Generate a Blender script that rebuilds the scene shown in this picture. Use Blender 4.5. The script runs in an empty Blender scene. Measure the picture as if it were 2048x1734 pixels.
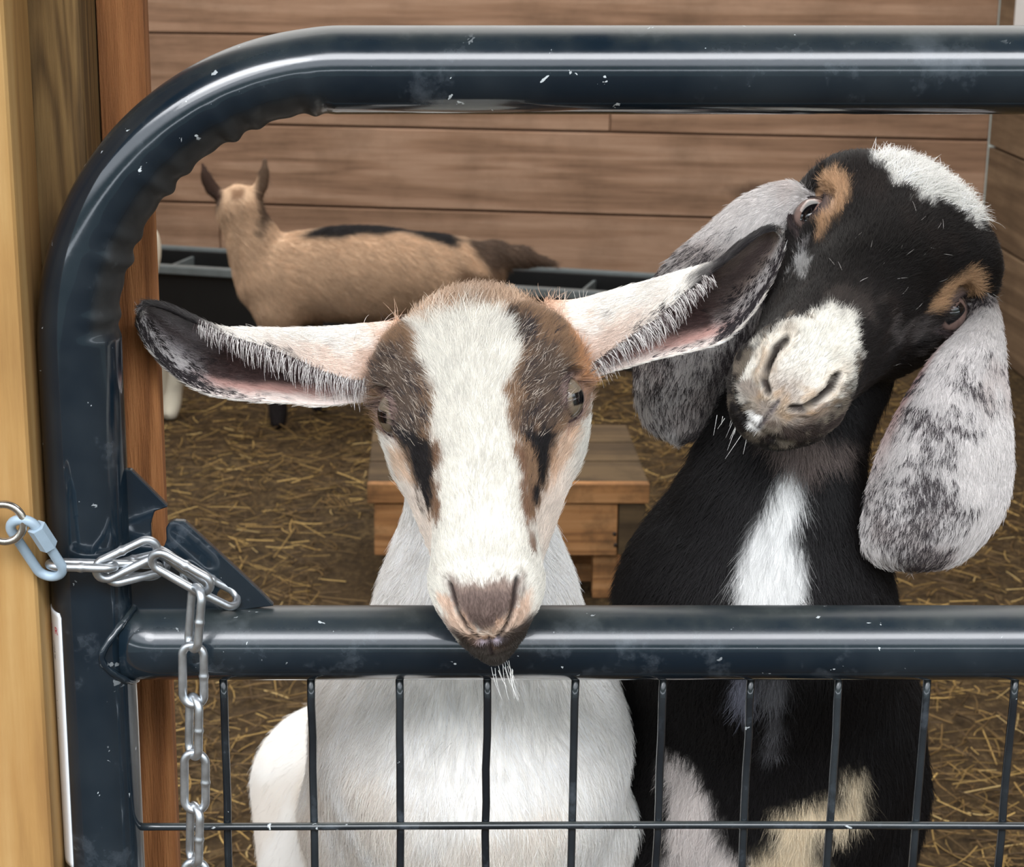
import bpy, bmesh, math, random
import numpy as np
from mathutils import Vector, Matrix, kdtree

scene = bpy.context.scene
R = math.radians

# ------------------------------------------------------------------ camera
CAM = np.array([0.0, -1.02, 1.22]); PITCH = R(15.6); FPX = 3800.0; CX, CY = 850.0, 867.0
cd = bpy.data.cameras.new('camera'); cam = bpy.data.objects.new('camera', cd)
scene.collection.objects.link(cam); scene.camera = cam
cam.location = CAM; cam.rotation_euler = (math.pi / 2 - PITCH, 0, 0)
cd.sensor_width = 36.0; cd.lens = 36.0 * FPX / 2048.0
cd.shift_x = (1024.0 - CX) / 2048.0
cd.clip_start = 0.05
cd.dof.use_dof = True; cd.dof.focus_distance = 1.06; cd.dof.aperture_fstop = 30.0

# ------------------------------------------------------------------ sky and exposure
scene.view_settings.view_transform = 'Standard'; scene.view_settings.look = 'None'
scene.view_settings.gamma = 1.0; scene.view_settings.use_curve_mapping = False
scene.view_settings.exposure = -0.4
world = bpy.data.worlds.new('daylight'); scene.world = world; world.use_nodes = True
nt = world.node_tree; nt.nodes.clear()
wo = nt.nodes.new('ShaderNodeOutputWorld'); bg = nt.nodes.new('ShaderNodeBackground')
tc = nt.nodes.new('ShaderNodeTexCoord'); sx = nt.nodes.new('ShaderNodeSeparateXYZ'); cr = nt.nodes.new('ShaderNodeValToRGB')
nt.links.new(tc.outputs['Generated'], sx.inputs[0]); nt.links.new(sx.outputs['Z'], cr.inputs[0])
e = cr.color_ramp.elements
e[0].position = 0.0; e[0].color = (0.10, 0.11, 0.10, 1)
e[1].position = 1.0; e[1].color = (0.55, 0.58, 0.62, 1)
for p, c in ((0.035, (0.10, 0.11, 0.10, 1)), (0.05, (1.2, 1.3, 1.4, 1)), (0.08, (1.2, 1.3, 1.4, 1)), (0.10, (0.09, 0.11, 0.09, 1)), (0.22, (0.12, 0.14, 0.13, 1)),
             (0.32, (0.86, 0.92, 0.98, 1)), (0.56, (0.80, 0.86, 0.93, 1))):
    k = e.new(p); k.color = c
# the brightest strip of sky, over the tree line in front of the barn
br = nt.nodes.new('ShaderNodeValToRGB'); nt.links.new(sx.outputs['Z'], br.inputs[0])
e = br.color_ramp.elements
e[0].position = 0.50; e[0].color = (0, 0, 0, 1); e[1].position = 0.76; e[1].color = (0, 0, 0, 1)
for p, v in ((0.57, 1.0), (0.70, 1.0)):
    k = e.new(p); k.color = (v, v, v * 1.03, 1)
fr_ = nt.nodes.new('ShaderNodeMapRange'); fr_.inputs['From Min'].default_value = -0.25; fr_.inputs['From Max'].default_value = -0.55
nt.links.new(sx.outputs['Y'], fr_.inputs['Value'])
ml = nt.nodes.new('ShaderNodeVectorMath'); ml.operation = 'SCALE'; nt.links.new(br.outputs[0], ml.inputs[0])
m2 = nt.nodes.new('ShaderNodeMath'); m2.operation = 'MULTIPLY'; m2.inputs[1].default_value = 2.9; nt.links.new(fr_.outputs[0], m2.inputs[0]); nt.links.new(m2.outputs[0], ml.inputs['Scale'])
ad = nt.nodes.new('ShaderNodeVectorMath'); ad.operation = 'ADD'; nt.links.new(ml.outputs[0], ad.inputs[0]); nt.links.new(cr.outputs[0], ad.inputs[1])
nt.links.new(ad.outputs[0], bg.inputs[0]); bg.inputs[1].default_value = 4.0
nt.links.new(bg.outputs[0], wo.inputs[0])
sd = bpy.data.lights.new('sun', 'SUN'); sun = bpy.data.objects.new('sun', sd); scene.collection.objects.link(sun)
sd.energy = 0.9; sd.angle = R(24); sd.color = (0.98, 0.98, 1.0)
ld = bpy.data.lights.new('added_fill', 'AREA'); fill_obj = bpy.data.objects.new('added_fill', ld); scene.collection.objects.link(fill_obj)
ld.shape = 'RECTANGLE'; ld.size = 5.2; ld.size_y = 4.2; ld.energy = 290; ld.color = (1.0, 0.97, 0.93)  # added fill under the ceiling to brighten the pen; no real fixture
fill_obj.location = (0.2, 2.7, 2.54)
sun.location = (-2, -4, 4); sun.rotation_euler = (R(55), 0, R(-24))


# ------------------------------------------------------------------ helpers
def at(px, py, y):
    """world point on the plane y = const seen at a pixel of the 2048x1734 photograph"""
    cp, sp = math.cos(PITCH), math.sin(PITCH)
    a, b = (px - CX) / FPX, (CY - py) / FPX
    d = np.array([a, cp + b * sp, -sp + b * cp])
    return CAM + d * ((y - CAM[1]) / d[1])


def floor_at(px, py):
    cp, sp = math.cos(PITCH), math.sin(PITCH)
    a, b = (px - CX) / FPX, (CY - py) / FPX
    d = np.array([a, cp + b * sp, -sp + b * cp])
    return CAM + d * (-CAM[2] / d[2])


def proj(P):
    q = np.asarray(P) - CAM
    cp, sp = math.cos(PITCH), math.sin(PITCH)
    D = q[..., 1] * cp - q[..., 2] * sp
    U = q[..., 1] * sp + q[..., 2] * cp
    return np.stack([CX + FPX * q[..., 0] / D, CY - FPX * U / D], -1)


def lin(c):
    c = np.asarray(c, float) / 255.0
    return np.where(c <= 0.04045, c / 12.92, ((c + 0.055) / 1.055) ** 2.4)


def rgb(r, g, b):
    return tuple(lin((r, g, b))) + (1.0,)


def sstep(a, b, x):
    t = np.clip((x - a) / (b - a), 0, 1)
    return t * t * (3 - 2 * t)


def _hash(ix, iy, iz, seed):
    h = (ix * 374761393 + iy * 668265263 + iz * 2147483647 + seed * 974634777) & 0xffffffff
    h = ((h ^ (h >> 13)) * 1274126177) & 0xffffffff
    h = ((h ^ (h >> 16)) * 2246822519) & 0xffffffff
    return ((h ^ (h >> 15)) & 0xffff) / 32767.5 - 1.0


def vnoise(p, scale, seed=0):
    p = np.asarray(p, float) * scale + 1000.0
    i = np.floor(p).astype(np.int64); f = p - i; f = f * f * (3 - 2 * f)
    out = 0
    for dx in (0, 1):
        for dy in (0, 1):
            for dz in (0, 1):
                w = (f[:, 0] if dx else 1 - f[:, 0]) * (f[:, 1] if dy else 1 - f[:, 1]) * (f[:, 2] if dz else 1 - f[:, 2])
                out = out + w * _hash(i[:, 0] + dx, i[:, 1] + dy, i[:, 2] + dz, seed)
    return out


def fbm(p, scale, seed=0, octv=3):
    return sum(vnoise(p, scale * 2 ** k, seed + k) * 0.55 ** k for k in range(octv))


def sd_poly(p, poly):
    """signed distance (negative inside) of (N,2) points to a polygon"""
    poly = np.asarray(poly, float); n = len(poly)
    d2 = np.full(len(p), 1e18); ins = np.zeros(len(p), bool)
    for k in range(n):
        a, b = poly[k], poly[(k + 1) % n]
        e_ = b - a; w = p - a
        t = np.clip((w @ e_) / max(e_ @ e_, 1e-12), 0, 1)
        d2 = np.minimum(d2, ((w - t[:, None] * e_) ** 2).sum(1))
        c = ((a[1] > p[:, 1]) != (b[1] > p[:, 1]))
        with np.errstate(divide='ignore', invalid='ignore'):
            xi = a[0] + (p[:, 1] - a[1]) / (b[1] - a[1] if b[1] != a[1] else 1e-9) * (b[0] - a[0])
        ins ^= c & (p[:, 0] < xi)
    d = np.sqrt(d2)
    return np.where(ins, -d, d)


def d_line(p, pts):
    pts = np.asarray(pts, float); d2 = np.full(len(p), 1e18)
    for a, b in zip(pts[:-1], pts[1:]):
        e_ = b - a; w = p - a
        t = np.clip((w @ e_) / max(e_ @ e_, 1e-12), 0, 1)
        d2 = np.minimum(d2, ((w - t[:, None] * e_) ** 2).sum(1))
    return np.sqrt(d2)


def mix(col, m, c):
    m = np.clip(m, 0, 1)[:, None]
    return col * (1 - m) + np.asarray(c)[None] * m


def cr_spline(P, n, closed=False):
    """Catmull-Rom through (K,D) points, n samples"""
    P = np.asarray(P, float); K = len(P)
    if closed:
        t = np.arange(n) * K / n
    else:
        t = np.linspace(0, K - 1, n)
    i = np.floor(t).astype(int)
    if not closed:
        i = np.minimum(i, K - 2)
    f = (t - i)[:, None]
    if closed:
        g = lambda k: P[k % K]
    else:
        Q = np.vstack([2 * P[0] - P[1], P, 2 * P[-1] - P[-2]])
        g = lambda k: Q[np.clip(k + 1, 0, K + 1)]
    p0, p1, p2, p3 = g(i - 1), g(i), g(i + 1), g(i + 2)
    return 0.5 * (2 * p1 + (p2 - p0) * f + (2 * p0 - 5 * p1 + 4 * p2 - p3) * f ** 2 + (3 * p1 - p0 - 3 * p2 + p3) * f ** 3)


def hermite_table(tab, x):
    """smooth interpolation of rows [x, a, b, ...]"""
    tab = np.asarray(tab, float); X = tab[:, 0]; Y = tab[:, 1:]
    m = np.zeros_like(Y); d = np.diff(Y, axis=0) / np.diff(X)[:, None]
    m[1:-1] = 0.5 * (d[1:] + d[:-1]); m[0] = d[0]; m[-1] = d[-1]
    i = np.clip(np.searchsorted(X, x) - 1, 0, len(X) - 2)
    h = (X[i + 1] - X[i]); t = ((x - X[i]) / h)[:, None]; h = h[:, None]
    return ((2 * t ** 3 - 3 * t ** 2 + 1) * Y[i] + (t ** 3 - 2 * t ** 2 + t) * h * m[i] + (-2 * t ** 3 + 3 * t ** 2) * Y[i + 1] + (t ** 3 - t ** 2) * h * m[i + 1])


COL = scene.collection


def tag(o, label=None, cat=None, group=None, kind=None):
    if label: o['label'] = label
    if cat: o['category'] = cat
    if group: o['group'] = group
    if kind: o['kind'] = kind
    return o


def empty(name, loc):
    o = bpy.data.objects.new(name, None); COL.objects.link(o); o.location = loc
    o.empty_display_size = 0.05
    return o


def put_parent(o, parent):
    if parent is not None:
        o.parent = parent
        o.matrix_parent_inverse = Matrix.Translation(-Vector(parent.location)) if parent.type == 'EMPTY' else Matrix.Identity(4)
    return o


def mesh_obj(name, verts, faces, mat=None, parent=None, smooth=True, cols=None, colname='coat'):
    me = bpy.data.meshes.new(name)
    me.from_pydata([tuple(v) for v in verts], [], [tuple(f) for f in faces])
    me.update()
    if smooth:
        me.polygons.foreach_set('use_smooth', np.ones(len(me.polygons), bool))
    if cols is not None:
        a = me.color_attributes.new(colname, 'FLOAT_COLOR', 'POINT')
        c = np.ones((len(verts), 4), np.float32); c[:, :3] = cols
        a.data.foreach_set('color', c.ravel())
    if mat: me.materials.append(mat)
    o = bpy.data.objects.new(name, me); COL.objects.link(o)
    return put_parent(o, parent)


def bm_obj(name, bm, mat=None, parent=None, smooth=False):
    bmesh.ops.recalc_face_normals(bm, faces=bm.faces)
    me = bpy.data.meshes.new(name); bm.to_mesh(me); bm.free()
    if smooth:
        me.polygons.foreach_set('use_smooth', np.ones(len(me.polygons), bool))
    if mat: me.materials.append(mat)
    o = bpy.data.objects.new(name, me); COL.objects.link(o)
    return put_parent(o, parent)


def add_box(bm, lo, hi, bev=0.0, seg=2, M=None):
    lo, hi = np.array(lo), np.array(hi); c = (lo + hi) / 2; s = hi - lo
    m = Matrix.Translation(c) @ Matrix.Diagonal((s[0], s[1], s[2], 1))
    if M is not None: m = M @ m
    r = bmesh.ops.create_cube(bm, size=1, matrix=m)
    if bev > 0:
        es = list({e for v in r['verts'] for e in v.link_edges})
        bmesh.ops.bevel(bm, geom=es, offset=bev, segments=seg, affect='EDGES', profile=0.6)


def sweep(path, rad, n=24, closed=False, radfun=None, caps=True):
    """tube along (K,3) path; rad scalar or (K,); radfun(k, ang, up-dir array) -> factor. Returns verts, faces"""
    P = np.asarray(path, float); K = len(P)
    if closed:
        T = np.roll(P, -1, 0) - np.roll(P, 1, 0)
    else:
        T = np.gradient(P, axis=0)
    T /= np.linalg.norm(T, axis=1)[:, None]
    rad = np.broadcast_to(np.asarray(rad, float), (K,))
    n0 = np.cross(T[0], (0, 0, 1.0)) if abs(T[0][2]) < 0.9 else np.cross(T[0], (0, 1.0, 0))
    n0 /= np.linalg.norm(n0); Ns = [n0]
    for k in range(1, K):
        v = Ns[-1] - T[k] * (Ns[-1] @ T[k]); Ns.append(v / np.linalg.norm(v))
    Ns = np.array(Ns); B = np.cross(T, Ns)
    if closed:      # spread the holonomy
        v = Ns[-1] - T[0] * (Ns[-1] @ T[0]); v /= np.linalg.norm(v)
        a = math.atan2(v @ B[0], v @ Ns[0]); th = -a * np.arange(K) / K
        Ns, B = Ns * np.cos(th)[:, None] + B * np.sin(th)[:, None], B * np.cos(th)[:, None] - Ns * np.sin(th)[:, None]
    ang = np.arange(n) * 2 * math.pi / n
    dirs = Ns[:, None] * np.cos(ang)[None, :, None] + B[:, None] * np.sin(ang)[None, :, None]
    rr = np.repeat(rad[:, None], n, 1)
    if radfun is not None: rr = rr * radfun(P, dirs)
    V = (P[:, None] + dirs * rr[..., None]).reshape(-1, 3)
    F = []
    for k in range(K if closed else K - 1):
        k2 = (k + 1) % K
        for j in range(n):
            j2 = (j + 1) % n
            F.append((k * n + j, k * n + j2, k2 * n + j2, k2 * n + j))
    if not closed and caps:
        F.append(tuple(range(n - 1, -1, -1))); F.append(tuple((K - 1) * n + j for j in range(n)))
    return V, F


# ------------------------------------------------------------------ materials
def nodes(name):
    m = bpy.data.materials.new(name); m.use_nodes = True
    t = m.node_tree; b = t.nodes['Principled BSDF']
    return m, t, b


def N(t, kind, **kw):
    n = t.nodes.new(kind)
    for k, v in kw.items():
        if k in n.inputs: n.inputs[k].default_value = v
        else: setattr(n, k, v)
    return n


def ramp(t, src, stops):
    r = t.nodes.new('ShaderNodeValToRGB'); t.links.new(src, r.inputs[0])
    e = r.color_ramp.elements
    e[0].position, e[0].color = stops[0]; e[1].position, e[1].color = stops[-1]
    for p, c in stops[1:-1]:
        k = e.new(p); k.color = c
    return r


def mixc(t, fac, a, b, mode='MIX'):
    m = t.nodes.new('ShaderNodeMix'); m.data_type = 'RGBA'; m.blend_type = mode
    if isinstance(fac, (int, float)): m.inputs[0].default_value = fac
    else: t.links.new(fac, m.inputs[0])
    for s, k in ((a, 6), (b, 7)):
        if isinstance(s, tuple): m.inputs[k].default_value = s
        else: t.links.new(s, m.inputs[k])
    return m.outputs[2]


def math_(t, op, a, b=None):
    m = t.nodes.new('ShaderNodeMath'); m.operation = op
    for s, k in ((a, 0), (b, 1)):
        if s is None: continue
        if isinstance(s, (int, float)): m.inputs[k].default_value = s
        else: t.links.new(s, m.inputs[k])
    return m.outputs[0]


def mapping(t, scale, attr=None, rot=(0, 0, 0)):
    c = t.nodes.new('ShaderNodeTexCoord'); m = t.nodes.new('ShaderNodeMapping')
    m.inputs['Scale'].default_value = scale; m.inputs['Rotation'].default_value = rot
    if attr:
        a = t.nodes.new('ShaderNodeAttribute'); a.attribute_name = attr
        ad = t.nodes.new('ShaderNodeVectorMath'); ad.operation = 'ADD'
        t.links.new(c.outputs['Object'], ad.inputs[0]); t.links.new(a.outputs['Vector'], ad.inputs[1])
        t.links.new(ad.outputs[0], m.inputs[0])
    else:
        t.links.new(c.outputs['Object'], m.inputs[0])
    return m.outputs[0]


def noise(t, vec, scale, detail=4.0, rough=0.55, dist=0.0):
    n = t.nodes.new('ShaderNodeTexNoise'); n.inputs['Scale'].default_value = scale
    n.inputs['Detail'].default_value = detail; n.inputs['Roughness'].default_value = rough; n.inputs['Distortion'].default_value = dist
    t.links.new(vec, n.inputs['Vector'])
    return n.outputs['Fac']


def wood(name, dark, mid, light, axis='X', ring=26.0, rough=0.75, knots=True, attr=None, dirt=None, fuzzy=0.0, bump=0.25, dirt_amt=0.45):
    """sawn softwood: grain drawn out along an axis, growth bands, knots, dirt"""
    m, t, b = nodes(name)
    k = 0.06
    sc = {'X': (k, 1, 1), 'Y': (1, k, 1), 'Z': (1, 1, k)}[axis]
    k2 = {'X': (0.35, 1, 1), 'Y': (1, 0.35, 1), 'Z': (1, 1, 0.35)}[axis]
    v1 = mapping(t, sc, attr); v2 = mapping(t, k2, attr); v3 = mapping(t, (1, 1, 1), attr)
    broad = noise(t, v1, ring * 0.35, 3, 0.5, 0.6)
    fine = noise(t, v1, ring * 5.0, 5, 0.65)
    w = math_(t, 'SINE', math_(t, 'MULTIPLY', broad, ring * 1.6))
    bands = math_(t, 'ADD', math_(t, 'MULTIPLY', w, 0.22), 0.5)
    f = math_(t, 'ADD', math_(t, 'MULTIPLY', bands, 0.55), math_(t, 'MULTIPLY', fine, 0.45))
    r = ramp(t, f, [(0.22, dark), (0.48, mid), (0.78, light)])
    c = r.outputs[0]
    if knots:
        vo = t.nodes.new('ShaderNodeTexVoronoi'); vo.inputs['Scale'].default_value = 3.6
        t.links.new(v2, vo.inputs['Vector'])
        wob = noise(t, v3, 30, 3)
        dd = math_(t, 'ADD', vo.outputs['Distance'], math_(t, 'MULTIPLY', wob, 0.10))
        kr = ramp(t, dd, [(0.11, (1, 1, 1, 1)), (0.20, (0, 0, 0, 1))])
        kd = tuple(x * 0.45 for x in dark[:3]) + (1,)
        c = mixc(t, math_(t, 'MULTIPLY', kr.outputs[0], 0.75), c, kd)
    bl = noise(t, v3, 4.5 if dirt_amt < 0.5 else 14, 5, 0.65)
    c = mixc(t, math_(t, 'MULTIPLY', ramp(t, bl, [(0.45, (0, 0, 0, 1)), (0.75, (1, 1, 1, 1))]).outputs[0], dirt_amt), c, dirt or tuple(x * 0.5 for x in dark[:3]) + (1,))
    t.links.new(c, b.inputs['Base Color'])
    b.inputs['Roughness'].default_value = rough; b.inputs['Specular IOR Level'].default_value = 0.25
    h = math_(t, 'ADD', math_(t, 'MULTIPLY', f, 0.6), math_(t, 'MULTIPLY', noise(t, mapping(t, sc, attr), ring * 14, 4, 0.7), 0.4 + fuzzy))
    bp = N(t, 'ShaderNodeBump'); bp.inputs['Strength'].default_value = bump; bp.inputs['Distance'].default_value = 0.004
    t.links.new(h, bp.inputs['Height']); t.links.new(bp.outputs[0], b.inputs['Normal'])
    return m


def paint(name, base, chip=True, dust=0.3, rough=0.12):
    """dark enamel on steel with scuffs, dust and chips to the grey primer"""
    m, t, b = nodes(name)
    v = mapping(t, (1, 1, 1))
    n1 = noise(t, v, 9, 5, 0.6); n2 = noise(t, v, 105, 3, 0.6, 0.4); n3 = noise(t, v, 26, 5, 0.7)
    c = mixc(t, math_(t, 'MULTIPLY', ramp(t, n1, [(0.42, (0, 0, 0, 1)), (0.8, (1, 1, 1, 1))]).outputs[0], dust), base, rgb(70, 78, 82))
    scuff = ramp(t, n3, [(0.56, (0, 0, 0, 1)), (0.70, (1, 1, 1, 1))]).outputs[0]
    c = mixc(t, math_(t, 'MULTIPLY', scuff, 0.42), c, rgb(84, 92, 100))
    rr = math_(t, 'ADD', math_(t, 'MULTIPLY', n3, 0.22), rough - 0.09)
    if chip:
        ch = ramp(t, n2, [(0.685, (0, 0, 0, 1)), (0.70, (1, 1, 1, 1))]).outputs[0]
        area = ramp(t, noise(t, v, 11, 2), [(0.46, (0, 0, 0, 1)), (0.56, (1, 1, 1, 1))]).outputs[0]
        chm = math_(t, 'MULTIPLY', ch, area)
        c = mixc(t, chm, c, rgb(186, 192, 194))
        rr = math_(t, 'MAXIMUM', rr, math_(t, 'MULTIPLY', chm, 0.6))
    g = t.nodes.new('ShaderNodeNewGeometry'); sp = t.nodes.new('ShaderNodeSeparateXYZ'); t.links.new(g.outputs['Normal'], sp.inputs[0])
    up = ramp(t, sp.outputs['Z'], [(0.35, (0, 0, 0, 1)), (0.95, (1, 1, 1, 1))]).outputs[0]
    dm = math_(t, 'MULTIPLY', up, math_(t, 'ADD', math_(t, 'MULTIPLY', ramp(t, n3, [(0.35, (0, 0, 0, 1)), (0.65, (1, 1, 1, 1))]).outputs[0], 0.50), 0.07))
    c = mixc(t, dm, c, rgb(62, 66, 61))
    rr = math_(t, 'ADD', rr, math_(t, 'MULTIPLY', up, 0.25))
    ga = t.nodes.new('ShaderNodeAttribute'); ga.attribute_name = 'grime_shade'
    gm = math_(t, 'MULTIPLY', ga.outputs['Fac'], math_(t, 'ADD', math_(t, 'MULTIPLY', n3, 0.4), 0.7))
    c = mixc(t, gm, c, rgb(18, 18, 17)); rr = math_(t, 'ADD', rr, math_(t, 'MULTIPLY', gm, 0.6))
    t.links.new(c, b.inputs['Base Color']); t.links.new(rr, b.inputs['Roughness'])
    t.links.new(math_(t, 'MULTIPLY', math_(t, 'SUBTRACT', math_(t, 'SUBTRACT', 1.0, up), gm), 0.6), b.inputs['Coat Weight'])
    b.inputs['Specular IOR Level'].default_value = 0.55
    b.inputs['Coat Roughness'].default_value = 0.03
    bp = N(t, 'ShaderNodeBump'); bp.inputs['Strength'].default_value = 0.05; bp.inputs['Distance'].default_value = 0.002
    t.links.new(n3, bp.inputs['Height']); t.links.new(bp.outputs[0], b.inputs['Normal'])
    return m


def metal(name, col, rough, spot=None):
    m, t, b = nodes(name)
    v = mapping(t, (1, 1, 1)); n1 = noise(t, v, 120, 4, 0.6)
    c = mixc(t, ramp(t, n1, [(0.3, (0, 0, 0, 1)), (0.7, (1, 1, 1, 1))]).outputs[0], tuple(x * 0.72 for x in col[:3]) + (1,), col)
    t.links.new(c, b.inputs['Base Color']); b.inputs['Metallic'].default_value = 0.92
    t.links.new(math_(t, 'ADD', math_(t, 'MULTIPLY', n1, 0.2), rough - 0.1), b.inputs['Roughness'])
    return m


def plain(name, col, rough=0.6, spec=0.4, var=0.15, scale=30):
    m, t, b = nodes(name)
    n1 = noise(t, mapping(t, (1, 1, 1)), scale, 4, 0.6)
    c = mixc(t, n1, tuple(x * (1 - var) for x in col[:3]) + (1,), tuple(min(1, x * (1 + var)) for x in col[:3]) + (1,))
    t.links.new(c, b.inputs['Base Color']); b.inputs['Roughness'].default_value = rough; b.inputs['Specular IOR Level'].default_value = spec
    return m


def coat_mat(name, rough=0.7, spec=0.2, bump=True, attr='coat', sheen=0.0):
    m, t, b = nodes(name)
    a = t.nodes.new('ShaderNodeAttribute'); a.attribute_name = attr
    t.links.new(a.outputs['Color'], b.inputs['Base Color'])
    b.inputs['Roughness'].default_value = rough; b.inputs['Specular IOR Level'].default_value = spec
    if bump:
        n1 = noise(t, mapping(t, (1, 1, 0.25)), 700, 3, 0.6)
        bp = N(t, 'ShaderNodeBump'); bp.inputs['Strength'].default_value = 0.3; bp.inputs['Distance'].default_value = 0.001
        t.links.new(n1, bp.inputs['Height']); t.links.new(bp.outputs[0], b.inputs['Normal'])
    return m

# ------------------------------------------------------------------ the barn
def struct(o):
    return tag(o, kind='structure')


WALL_A = at(310, 403, 5.85 - 1.02); WALL_B = at(1500, 438, 5.51 - 1.02)
w_dir = np.array([WALL_B[0] - WALL_A[0], WALL_B[1] - WALL_A[1], 0]); w_dir /= np.linalg.norm(w_dir)
w_ang = math.atan2(w_dir[1], w_dir[0])
w_nrm = np.array([w_dir[1], -w_dir[0], 0])          # towards the camera
CORNER = at(1978, 300, 4.36)                         # right back corner (refined along the wall line)
s_c = (CORNER[0] - WALL_A[0]) / w_dir[0]
CORNER = WALL_A + w_dir * s_c; CORNER[2] = 0

m_board = wood('barn_board_wood', rgb(114, 88, 70), rgb(156, 124, 101), rgb(184, 153, 130), 'X', ring=20, attr='plank', dirt=rgb(88, 70, 54), bump=0.35)
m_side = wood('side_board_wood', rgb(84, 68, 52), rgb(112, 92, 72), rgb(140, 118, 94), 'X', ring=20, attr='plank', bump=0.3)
m_ceil = plain('ceiling_wood', rgb(96, 76, 58), 0.8, 0.2, 0.3, 6)
m_dirt = None


def planks(name, z_edges, x0, x1, joints, mat, M, thick=0.022, gap=0.006, seed=1):
    """boards lying along local x; joints: {row: [x,...]}; a dark backing closes the gaps"""
    rnd = random.Random(seed)
    bm = bmesh.new(); lay = bm.verts.layers.float_vector.new('plank')
    for r, (a, b) in enumerate(zip(z_edges[:-1], z_edges[1:])):
        xs = [x0] + joints.get(r, []) + [x1]
        for xa, xb in zip(xs[:-1], xs[1:]):
            off = Vector((rnd.uniform(1, 20), rnd.uniform(1, 20), rnd.uniform(1, 20)))
            add_box(bm, (xa + 0.0015, 0, a + gap / 2), (xb - 0.0015, thick, b - gap / 2), 0.003, 1)
            for v_ in bm.verts:
                if v_[lay].length < 0.5: v_[lay] = off
    add_box(bm, (x0, thick, z_edges[0]), (x1, thick + 0.02, z_edges[-1]))
    me = bpy.data.meshes.new(name); bm.to_mesh(me); bm.free()
    me.materials.append(mat)
    o = bpy.data.objects.new(name, me); COL.objects.link(o); o.matrix_world = M
    return struct(o)


MW = Matrix.Translation(Vector((WALL_A[0], WALL_A[1], 0))) @ Matrix.Rotation(w_ang, 4, 'Z')
planks('wall_back', [0.0, 0.10, 0.331, 0.574, 0.842, 1.09, 1.34, 1.58, 1.83, 2.08, 2.33, 2.58], -2.4, s_c, {1: [0.205], 2: [-0.9], 3: [1.4], 5: [0.6]}, m_board, MW, seed=4)
R_ANG = -math.pi / 2
MR = Matrix.Translation(Vector(CORNER)) @ Matrix.Rotation(R_ANG, 4, 'Z')
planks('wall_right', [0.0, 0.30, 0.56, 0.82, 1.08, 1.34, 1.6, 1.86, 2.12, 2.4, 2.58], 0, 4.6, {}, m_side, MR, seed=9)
wp = at(2030, 30, 3.75)
bm = bmesh.new(); add_box(bm, (0, -0.018, 0), (0.5, -0.002, 0.7), 0.003)
o = bm_obj('white_panel', bm, plain('white_panel_paint', rgb(226, 228, 230), 0.5, 0.4, 0.05))
o.matrix_world = Matrix.Translation(Vector(CORNER) + Vector((math.cos(R_ANG), math.sin(R_ANG), 0)) * 0.20 + Vector((0, 0, 0.84))) @ Matrix.Rotation(R_ANG, 4, 'Z')
tag(o, 'white panel fixed on the right side wall, cut by the top right corner', 'panel')
bm = bmesh.new(); add_box(bm, (-2.62, 0.4, 0), (-2.58, 5.6, 2.58)); struct(bm_obj('wall_left', bm, m_side))
bm = bmesh.new(); add_box(bm, (-3.4, -1.2, 2.58), (3.6, 5.9, 2.64)); struct(bm_obj('ceiling', bm, m_ceil))

# floor: trampled dirt with old bedding
m_dirt, t, b = nodes('bedding_floor')
v = mapping(t, (1, 1, 1))
n1 = noise(t, v, 3, 5, 0.6); n2 = noise(t, v, 38, 6, 0.7, 0.8); n3 = noise(t, mapping(t, (1, 0.3, 1), rot=(0, 0, 0.7)), 90, 4, 0.7)
f = math_(t, 'ADD', math_(t, 'MULTIPLY', n2, 0.6), math_(t, 'MULTIPLY', n3, 0.4))
c = ramp(t, f, [(0.36, rgb(28, 22, 14)), (0.52, rgb(68, 54, 34)), (0.68, rgb(118, 98, 66))]).outputs[0]
c = mixc(t, math_(t, 'MULTIPLY', ramp(t, n1, [(0.4, (0, 0, 0, 1)), (0.65, (1, 1, 1, 1))]).outputs[0], 0.5), c, rgb(66, 50, 30))
t.links.new(c, b.inputs['Base Color']); b.inputs['Roughness'].default_value = 0.9; b.inputs['Specular IOR Level'].default_value = 0.2
bp = N(t, 'ShaderNodeBump'); bp.inputs['Strength'].default_value = 0.8; bp.inputs['Distance'].default_value = 0.02
t.links.new(f, bp.inputs['Height']); t.links.new(bp.outputs[0], b.inputs['Normal'])
bm = bmesh.new(); add_box(bm, (-3.4, -6.0, -0.05), (3.6, 5.9, 0.0)); struct(bm_obj('floor', bm, m_dirt))

T_A = at(300, 540, 5.42 - 1.02); T_B = at(1290, 592, 4.98 - 1.02)
T_D = (T_B - T_A) * np.array([1, 1, 0]); T_L = np.linalg.norm(T_D); T_D = T_D / T_L
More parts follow.
